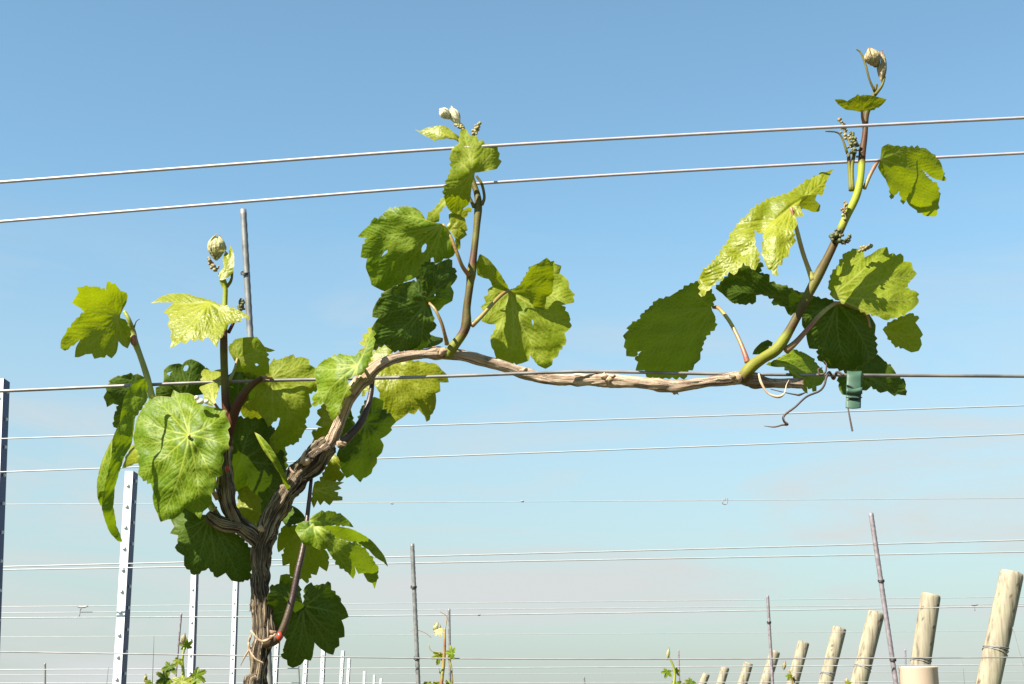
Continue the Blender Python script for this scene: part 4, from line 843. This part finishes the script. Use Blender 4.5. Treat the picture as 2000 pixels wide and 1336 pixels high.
rod(583, 1300, 585, 1336, 1.4, 9.0, 'rod', 'tiny rod just right of the trunk base')
rod(1141, 1322, 1142, 1340, 1.4, 11.0, 'rod', 'tiny rod tip at the bottom edge near the middle')

# ---------------------------------------------------------------- galvanised steel posts (folded sheet with hook notches)
def steel_post(x0, y0, xb, yb, Y, wpx, label):
    a, b = P(x0, y0, Y), P(xb, yb, Y); d = (b - a) / (b.z - a.z); e = a + d * (-.3 - a.z)
    wd = pr(wpx, Y); rt = root('steel_post', (e.x, e.y, 0), label, 'post', 'galvanised steel posts')
    prof = [(-.50, .22), (-.50, .03), (-.47, 0), (.12, 0), (.16, .04), (.16, .30), (.16, 1.3), (.10, 1.35)]
    th = .05; top, bot = a, e; mb = MB(); pts = []
    inner = []
    for i, p in enumerate(prof):
        q0 = prof[max(i - 1, 0)]; q1 = prof[min(i + 1, len(prof) - 1)]; dx, dy = q1[0] - q0[0], q1[1] - q0[1]; l = math.hypot(dx, dy)
        inner.append((p[0] - dy / l * th, p[1] + dx / l * th))
    loop = prof + inner[::-1]; n = len(loop); K = 14
    v = []; f = []
    for j in range(K + 1):
        c = bot + (top - bot) * j / K
        for p in loop: v.append((c.x + p[0] * wd, c.y + p[1] * wd, c.z))
    for j in range(K):
        for i in range(n): i2 = (i + 1) % n; f.append((j * n + i, j * n + i2, (j + 1) * n + i2, (j + 1) * n + i))
    m = len(prof)
    for i in range(m - 1): f.append((K * n + i, K * n + i + 1, K * n + n - 2 - i, K * n + n - 1 - i))
    ns = len(f); mb.add(v, f); L_ = (top - bot).length; s = .05; k = 0
    while s < L_ - .4:
        c = top + (bot - top) * (s / L_)
        for (px_, py_, nx_, ny_, hh) in ((-.25, 0, 0, -1, .2), (.16, .6, 1, 0, .26)):
            cx_, cy_ = c.x + px_ * wd, c.y + py_ * wd; cz = c.z + (.018 if nx_ else 0)
            hw, ht, dp = wd * .09, wd * hh, wd * .10
            tx_, ty_ = -ny_, nx_
            vv = []
            for sgx in (-1, 1):
                for (oz, od) in ((ht * .5, 0), (ht * .4, dp), (-ht * .35, dp * 1.2), (-ht * .5, 0)):
                    vv.append((cx_ + tx_ * hw * sgx + nx_ * (od + .001), cy_ + ty_ * hw * sgx + ny_ * (od + .001), cz + oz))
            mb.add(vv, [(0, 1, 2, 3), (7, 6, 5, 4), (0, 4, 5, 1), (1, 5, 6, 2), (2, 6, 7, 3)])
        s += .075; k += 1
    o = mb.build('post_profile', [MAT['post'], MAT['post_shade']], rt, smooth=False)
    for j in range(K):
        for i in (3, 4, 5, 6): o.data.polygons[j * n + i].material_index = 1  # side wall away from the sun takes the painted shade colour
steel_post(4, 739, -6, 1000, 3.64, 26, 'tall galvanised steel post cut off by the left edge')
steel_post(257, 920, 233, 1336, 5.0, 26, 'galvanised steel post left of the trunk under the curled leaf')
steel_post(384, 1035, 374, 1330, 6.6, 16, 'galvanised steel post behind the small vine under the dark leaf')
steel_post(464, 1080, 455, 1336, 7.9, 13, 'galvanised steel post just left of the trunk')
steel_post(547, 1180, 538, 1336, 9.4, 12, 'galvanised steel post just right of the trunk base')
steel_post(601, 1250, 596, 1336, 12.5, 11, 'narrow steel post behind the bottom of the low dark leaf')
steel_post(633, 1268, 630, 1336, 14.5, 11, 'narrow steel post right of the low dark leaf, leftmost of the far group')
steel_post(671, 1271, 667, 1336, 15.5, 9, 'narrow steel post, tallest of the far group right of the low leaf')
steel_post(683, 1286, 680, 1336, 17.5, 8, 'narrow steel post close behind the tallest of the far group')
steel_post(713, 1311, 712, 1340, 20, 7, 'tiny far steel post, leftmost of the last three')
steel_post(732, 1318, 731, 1340, 23, 6, 'tiny far steel post, middle one of the last three')
steel_post(745, 1325, 744, 1340, 26, 6, 'tiny far steel post, rightmost of the last three')

# ---------------------------------------------------------------- leaning wooden end posts
def wood_post(x0, y0, xb, yb, Y, wpx, label, seed):
    a, b = P(x0, y0, Y), P(xb, yb, Y); d = (b - a) / (b.z - a.z); e = a + d * (-.1 - a.z)
    r = pr(wpx / 2, Y); seg = 36; K = 70; v = []; f = []; at = []
    t = (a - e).normalized(); up = Vector((0, -1, 0)); up = (up - t * up.dot(t)).normalized(); sd = t.cross(up); Ln = (a - e).length
    rnd = random.Random(seed); kn = [(rnd.uniform(.55, 1) * Ln, rnd.uniform(-1.2, 1.2), rnd.uniform(.10, .16) * r / .05 * .05) for _ in range(9)] + [(Ln - .06, .3, r * .15), (Ln - .16, .6, r * .15)]
    for j in range(K + 1):
        s = (j / K) ** .6 * Ln; c = e + t * s
        for k in range(seg):
            an = 2 * math.pi * k / seg
            rr = r * (1.06 - .06 * s / Ln + .035 * noise.noise(Vector((math.cos(an) * 1.5 + seed, math.sin(an) * 1.5, s * 3))) + .02 * noise.noise(Vector((math.cos(an) * 7, math.sin(an) * 7 + seed, s * 2))))
            if j == K: rr *= .93
            q = c + (up * math.cos(an) + sd * math.sin(an)) * rr
            if j == K: q = q + t * r * .04 * noise.noise(Vector((math.cos(an) * 2 + seed, math.sin(an) * 2, 0)))
            v.append(q)
            kk = 0
            for (ks, ka, kr) in kn:
                dd = math.hypot((s - ks), (((an - ka + math.pi) % (2 * math.pi)) - math.pi) * r)
                kk = max(kk, 1 if dd < kr else 0)
            at.append(kk)
    for j in range(K):
        for k in range(seg):
            k2 = (k + 1) % seg; f.append((j * seg + k, j * seg + k2, (j + 1) * seg + k2, (j + 1) * seg + k))
    v.append(a + t * r * .05); at.append(0)
    for k in range(seg): f.append((K * seg + k, K * seg + (k + 1) % seg, len(v) - 1))
    rt = root('wooden_post', (e.x, e.y, 0), label, 'post', 'leaning wooden end posts')
    o = mesh_obj('round_pole', v, f, MAT['wood'], rt, True, {'vein': at})
    # staples and wire wrapped round the pole
    mb = MB(); c0 = a - t * (.42 * r / .05 * .5 + .12)
    for q in range(3):
        c = c0 - t * .012 * q; pts = []
        for i in range(13):
            an = 2 * math.pi * i / 12; w_ = c + (up * math.cos(an) + sd * math.sin(an)) * r * 1.07 + t * .01 * math.sin(an + q); pts.append((*w_, .0016))
        tube(mb, pts, seg=5, sub=1, cap=False)
    mb.build('wire_wrap', MAT['wiredull'], rt)
    return rt
for i, args in enumerate([
    (1977, 1118, 1930, 1336, 6.1, 45, 'thick leaning wooden post at the right edge, tallest of the row of wooden posts'),
    (1818, 1161, 1792, 1336, 7.2, 37, 'leaning wooden post rising behind the cream tube'),
    (1712, 1196, 1677, 1336, 8.4, 31, 'leaning wooden post just left of the tall brownish rod'),
    (1640, 1226, 1612, 1336, 9.8, 26, 'leaning wooden post third to the left of the cream tube'),
    (1570, 1254, 1548, 1336, 11.8, 22, 'leaning wooden post just right of the thin brownish rod'),
    (1514, 1272, 1494, 1336, 13.2, 20, 'leaning wooden post right behind the thin brownish rod'),
    (1462, 1295, 1450, 1336, 15.8, 18, 'short leaning wooden post, third from the left end of the row of wooden posts'),
    (1417, 1303, 1407, 1336, 17.4, 16, 'short leaning wooden post, second from the left end of the row of wooden posts'),
    (1380, 1316, 1372, 1336, 20.0, 14, 'shortest wooden post, at the left end of the row of wooden posts')]):
    wood_post(*args, i + 3)
mb = MB(); ptube(mb, [(1954, 1125, 1.1, 6.09), (1946, 1165, 1.1, 6.09), (1938, 1200, 1.1, 6.09)], seg=5)
tag(mb.build('hanging_wire', MAT['wiredull'], None), 'loose dark wire end hanging down the left side of the rightmost wooden post', 'wire')
mb = MB(); ptube(mb, [(1978, 1225, .6, 5.9), (1990, 1270, .6, 5.9), (2002, 1310, .6, 5.9)], seg=5)
tag(mb.build('hanging_wire', MAT['wiredull'], None), 'hair-thin loose wire hanging right of the rightmost wooden post', 'wire')

# ---------------------------------------------------------------- cream plant tube
Yt = 3.3; tp = P(1793, 1302, Yt); r = pr(36, Yt); rt = root('plant_tube', (tp.x, tp.y, 0), 'cream plastic plant tube standing in front of the wooden posts', 'plant tube')
v = []; f = []; sg = 40; prof = [(r, 0), (r, tp.z - .006), (r * 1.02, tp.z - .003), (r * 1.0, tp.z), (r * .95, tp.z - .003), (r * .94, .0)]
for (rr, z) in prof:
    for k in range(sg): an = 2 * math.pi * k / sg; v.append((tp.x + rr * math.cos(an), tp.y + rr * math.sin(an), z))
for j in range(len(prof) - 1):
    for k in range(sg): k2 = (k + 1) % sg; f.append((j * sg + k, j * sg + k2, (j + 1) * sg + k2, (j + 1) * sg + k))
mesh_obj('sleeve', v, f, MAT['tube'], rt)

# ---------------------------------------------------------------- young vines of the rows behind
def gen_leaf(parent, c, size, yaw, pitch, roll, mat, seed):
    rnd = random.Random(seed); out = []; lobes = [(-90, 1.0), (-30, .92), (-150, .92), (25, .72), (155, .72)]
    nn = 66
    for i in range(nn):
        a = -90 + 360 * i / nn; rr = .42
        for (la, lr) in lobes:
            dd = abs((a - la + 180) % 360 - 180); rr = max(rr, lr * math.exp(-(dd / 34) ** 2))
        if abs((a - 90 + 180) % 360 - 180) < 16: rr = .12 + .01 * abs((a - 90 + 180) % 360 - 180)
        rr *= 1 + (.09 if i % 2 else -.05) * rnd.uniform(.6, 1.3)
        out.append((rr * math.cos(R(a)), rr * math.sin(R(a))))
    rings = [0, .35, .7, 1.0]; V_ = [(0, 0, 0)]; A = [.8]; B_ = [0]
    from mathutils import Euler
    E = Euler((pitch, roll, yaw)).to_matrix(); cup = rnd.uniform(.1, .5)
    for q in rings[1:]:
        for i, (x, y) in enumerate(out):
            x_, y_ = x * q, y * q; an = math.degrees(math.atan2(y, x)) % 360
            dm = min(abs((an - la % 360 + 180) % 360 - 180) for la, _ in lobes)
            V_.append((x_, y_, -cup * (x_ * x_ + y_ * y_) * .5 + .05 * (1 - math.exp(-(dm / 8) ** 2)) + .06 * noise.noise(Vector((x_ * 2 + seed, y_ * 2, 0)))))
            A.append(.8 if dm < 3 else 0); B_.append(.5 if q == 1 else 0)
    F_ = []
    for i in range(nn):
        i2 = (i + 1) % nn; F_.append((0, 1 + i, 1 + i2))
        for k in range(2): F_.append((1 + k * nn + i, 1 + (k + 1) * nn + i, 1 + (k + 1) * nn + i2, 1 + k * nn + i2))
    W = [c + E @ (Vector(p) * size) for p in V_]
    return mesh_obj('leaf', W, F_, MAT[mat], parent, True, {'vein': A, 'rim': B_})
def small_vine(stem, leaves, Y, label, tips=(), tend=(), stemmat='petiole'):
    b = P(stem[0][0], stem[0][1], Y); rt = root('young_grapevine', (b.x, b.y, 0), label, 'grapevine', 'young vines in the rows behind')
    mb = MB(); q = [(b.x - .01, b.y, -.02, .010), (b.x, b.y + .005, .3, .008), (b.x, b.y, b.z - .12, .006)]
    tube(mb, q + [(*P(x, y, Y), pr(rr, Y)) for x, y, rr in stem], seg=8, sub=6); mb.build('stem', MAT[stemmat], rt)
    for i, (x, y, s, yaw, pit, roll, mt) in enumerate(leaves):
        c = P(x, y, Y + random.uniform(-.03, .03)); gen_leaf(rt, c, pr(s, Y), R(yaw), R(pit), R(roll), mt, i + int(x))
    for (x, y, w_, h_, m) in tips: bud(rt, x, y, w_, h_, Y, m, 4, .2, int(x))
    for t in tend:
        mb = MB(); ptube(mb, t, Y, seg=5, sub=6); mb.build('tendril', MAT['petiole'], rt)
small_vine([(862, 1345, 3.4), (866, 1300, 3.4), (868, 1270, 3), (869, 1240, 2), (869, 1228, 2)],
           [(857, 1281, 17, 20, 75, 10, 'under'), (883, 1276, 17, -40, 80, 100, 'leaf'), (857, 1232, 13, 10, 60, -20, 'tipbud'), (860, 1312, 12, 80, 70, 20, 'young'), (845, 1340, 26, 20, 60, 0, 'young'), (880, 1342, 24, -20, 60, 30, 'leaf'), (864, 1345, 24, 0, 40, 0, 'under')], 3.3,
           'young vine with a reddish stem and small leaves standing between the two grey rods', [(853, 1226, 9, 10, 'tipbud')],
           [[(868, 1235, 1.2), (872, 1215, .9), (872, 1203, .8), (858, 1194, .5)], [(862, 1275, 1), (845, 1272, .9), (839, 1266, .9), (838, 1258, .6)], [(873, 1282, 1.5), (881, 1300, 1.5), (884, 1335, 1.5)], [(842, 1245, .6), (830, 1236, .6), (812, 1230, .5), (802, 1233, .4)]])
small_vine([(357, 1345, 3), (358, 1315, 3), (356, 1290, 2.6), (360, 1265, 2)],
           [(332, 1302, 22, -20, 75, 10, 'dark'), (322, 1325, 22, 30, 70, 60, 'dark'), (355, 1332, 30, 0, 55, 0, 'young'), (383, 1318, 22, 30, 70, -50, 'leaf'), (364, 1262, 16, 20, 80, 170, 'leaf'), (348, 1290, 12, 0, 80, 20, 'under'), (378, 1332, 24, -30, 65, 20, 'leaf'), (336, 1340, 24, 10, 60, 40, 'leaf')], 3.3,
           'leafy young vine under the steel posts at the left', [(358, 1248, 5, 12, 'tipbrown')], stemmat='shootgreen')
small_vine([(1316, 1345, 2.6), (1318, 1318, 2.6), (1314, 1298, 2), (1305, 1280, 1.4)],
           [(1303, 1312, 13, 0, 80, 20, 'leaf'), (1320, 1310, 11, 30, 75, -30, 'under'), (1350, 1332, 14, -20, 70, 40, 'dark'), (1322, 1335, 14, 0, 70, 0, 'leaf'), (1340, 1338, 12, 30, 60, 0, 'young')], 4.6,
           'small young vine left of the wooden posts', [(1305, 1277, 4, 12, 'tipbud')], stemmat='shootgreen')
small_vine([(1548, 1345, 2), (1546, 1325, 2), (1541, 1308, 1.6)], [(1542, 1320, 9, 0, 80, 20, 'leaf'), (1550, 1326, 8, 40, 70, 0, 'dark')], 6.0,
           'tiny vine tip in front of the middle wooden posts', [(1532, 1300, 4, 9, 'tipbrown')])
small_vine([(1656, 1350, 2), (1656, 1340, 2), (1655, 1334, 1.6)], [(1658, 1334, 8, 0, 80, 20, 'under')], 6.0, 'reddish vine tip at the bottom edge left of the cream tube', [(1654, 1330, 5, 6, 'tipbrown')])
small_vine([(287, 1345, 2), (286, 1335, 2), (285, 1328, 1.6)], [(289, 1330, 8, 0, 80, 20, 'under'), (292, 1336, 9, 0, 80, 120, 'leaf')], 4.4, 'pale vine tip at the bottom left of the leafy young vine', [(284, 1324, 4, 7, 'tipbud')])

# ---------------------------------------------------------------- grass
def blade(mb, a, b, w_, lean):
    n = 6; d = b - a; s = Vector((1, .3, 0)).normalized(); v = []; f = []
    for i in range(n + 1):
        t = i / n; c = a + d * t + lean * t * t; ww = w_ * (1 - t ** 1.6) + .0002
        v += [c - s * ww, c + Vector((0, .0008, 0)), c + s * ww]
    for i in range(n): q = i * 3; f += [(q, q + 1, q + 4, q + 3), (q + 1, q + 2, q + 5, q + 4)]
    mb.add(v, f)
for (x, y, Y, lab) in [(301, 1242, 2.6, 'tall pointed grass blades left of the leafy young vine'), (212, 1303, 2.6, 'short pointed grass tips left of the steel post'), (1882, 1306, 3.0, 'thin grass tips left of the thick post at the right edge')]:
    tpt = P(x, y, Y); mb = MB()
    for k in range(9):
        b = Vector((tpt.x + random.uniform(-.03, .05), Y + random.uniform(-.04, .04), -.01)); e = tpt.copy() if k == 0 else tpt + Vector((random.uniform(-.06, .06), random.uniform(-.03, .03), -random.uniform(.06, .35)))
        blade(mb, b, e, .0035, Vector((0, 0, 0)))
    tag(mb.build('grass_tuft', MAT['grass'], None, loc=(tpt.x, Y, 0)), lab, 'grass')
mb = MB(); rnd = random.Random(4)
for i in range(5000):
    x = rnd.uniform(-3.5, 3.5); y = rnd.uniform(.4, 9); z = .03 * noise.noise(Vector((x * .6, y * .6, 0))) - .01
    if noise.noise(Vector((x * 1.3, y * 1.3, 3))) < -.1: continue
    a = Vector((x, y, z)); h = rnd.uniform(.05, .2)
    s = Vector((math.cos(i), math.sin(i), 0)) * .003; l_ = Vector((rnd.uniform(-.06, .06), rnd.uniform(-.06, .06), h))
    mb.add([a - s, a + s, a + l_ * .5 + s * .7, a + l_ * .5 - s * .7, a + l_ * 1.0 + Vector((l_.x * .4, l_.y * .4, 0))], [(0, 1, 2, 3), (3, 2, 4)])
o = mb.build('grass', MAT['grass'], None); tag(o, 'short grass growing between the vine rows', 'grass', kind='stuff')

for o in bpy.data.objects:
    if '_world' in o: del o['_world']
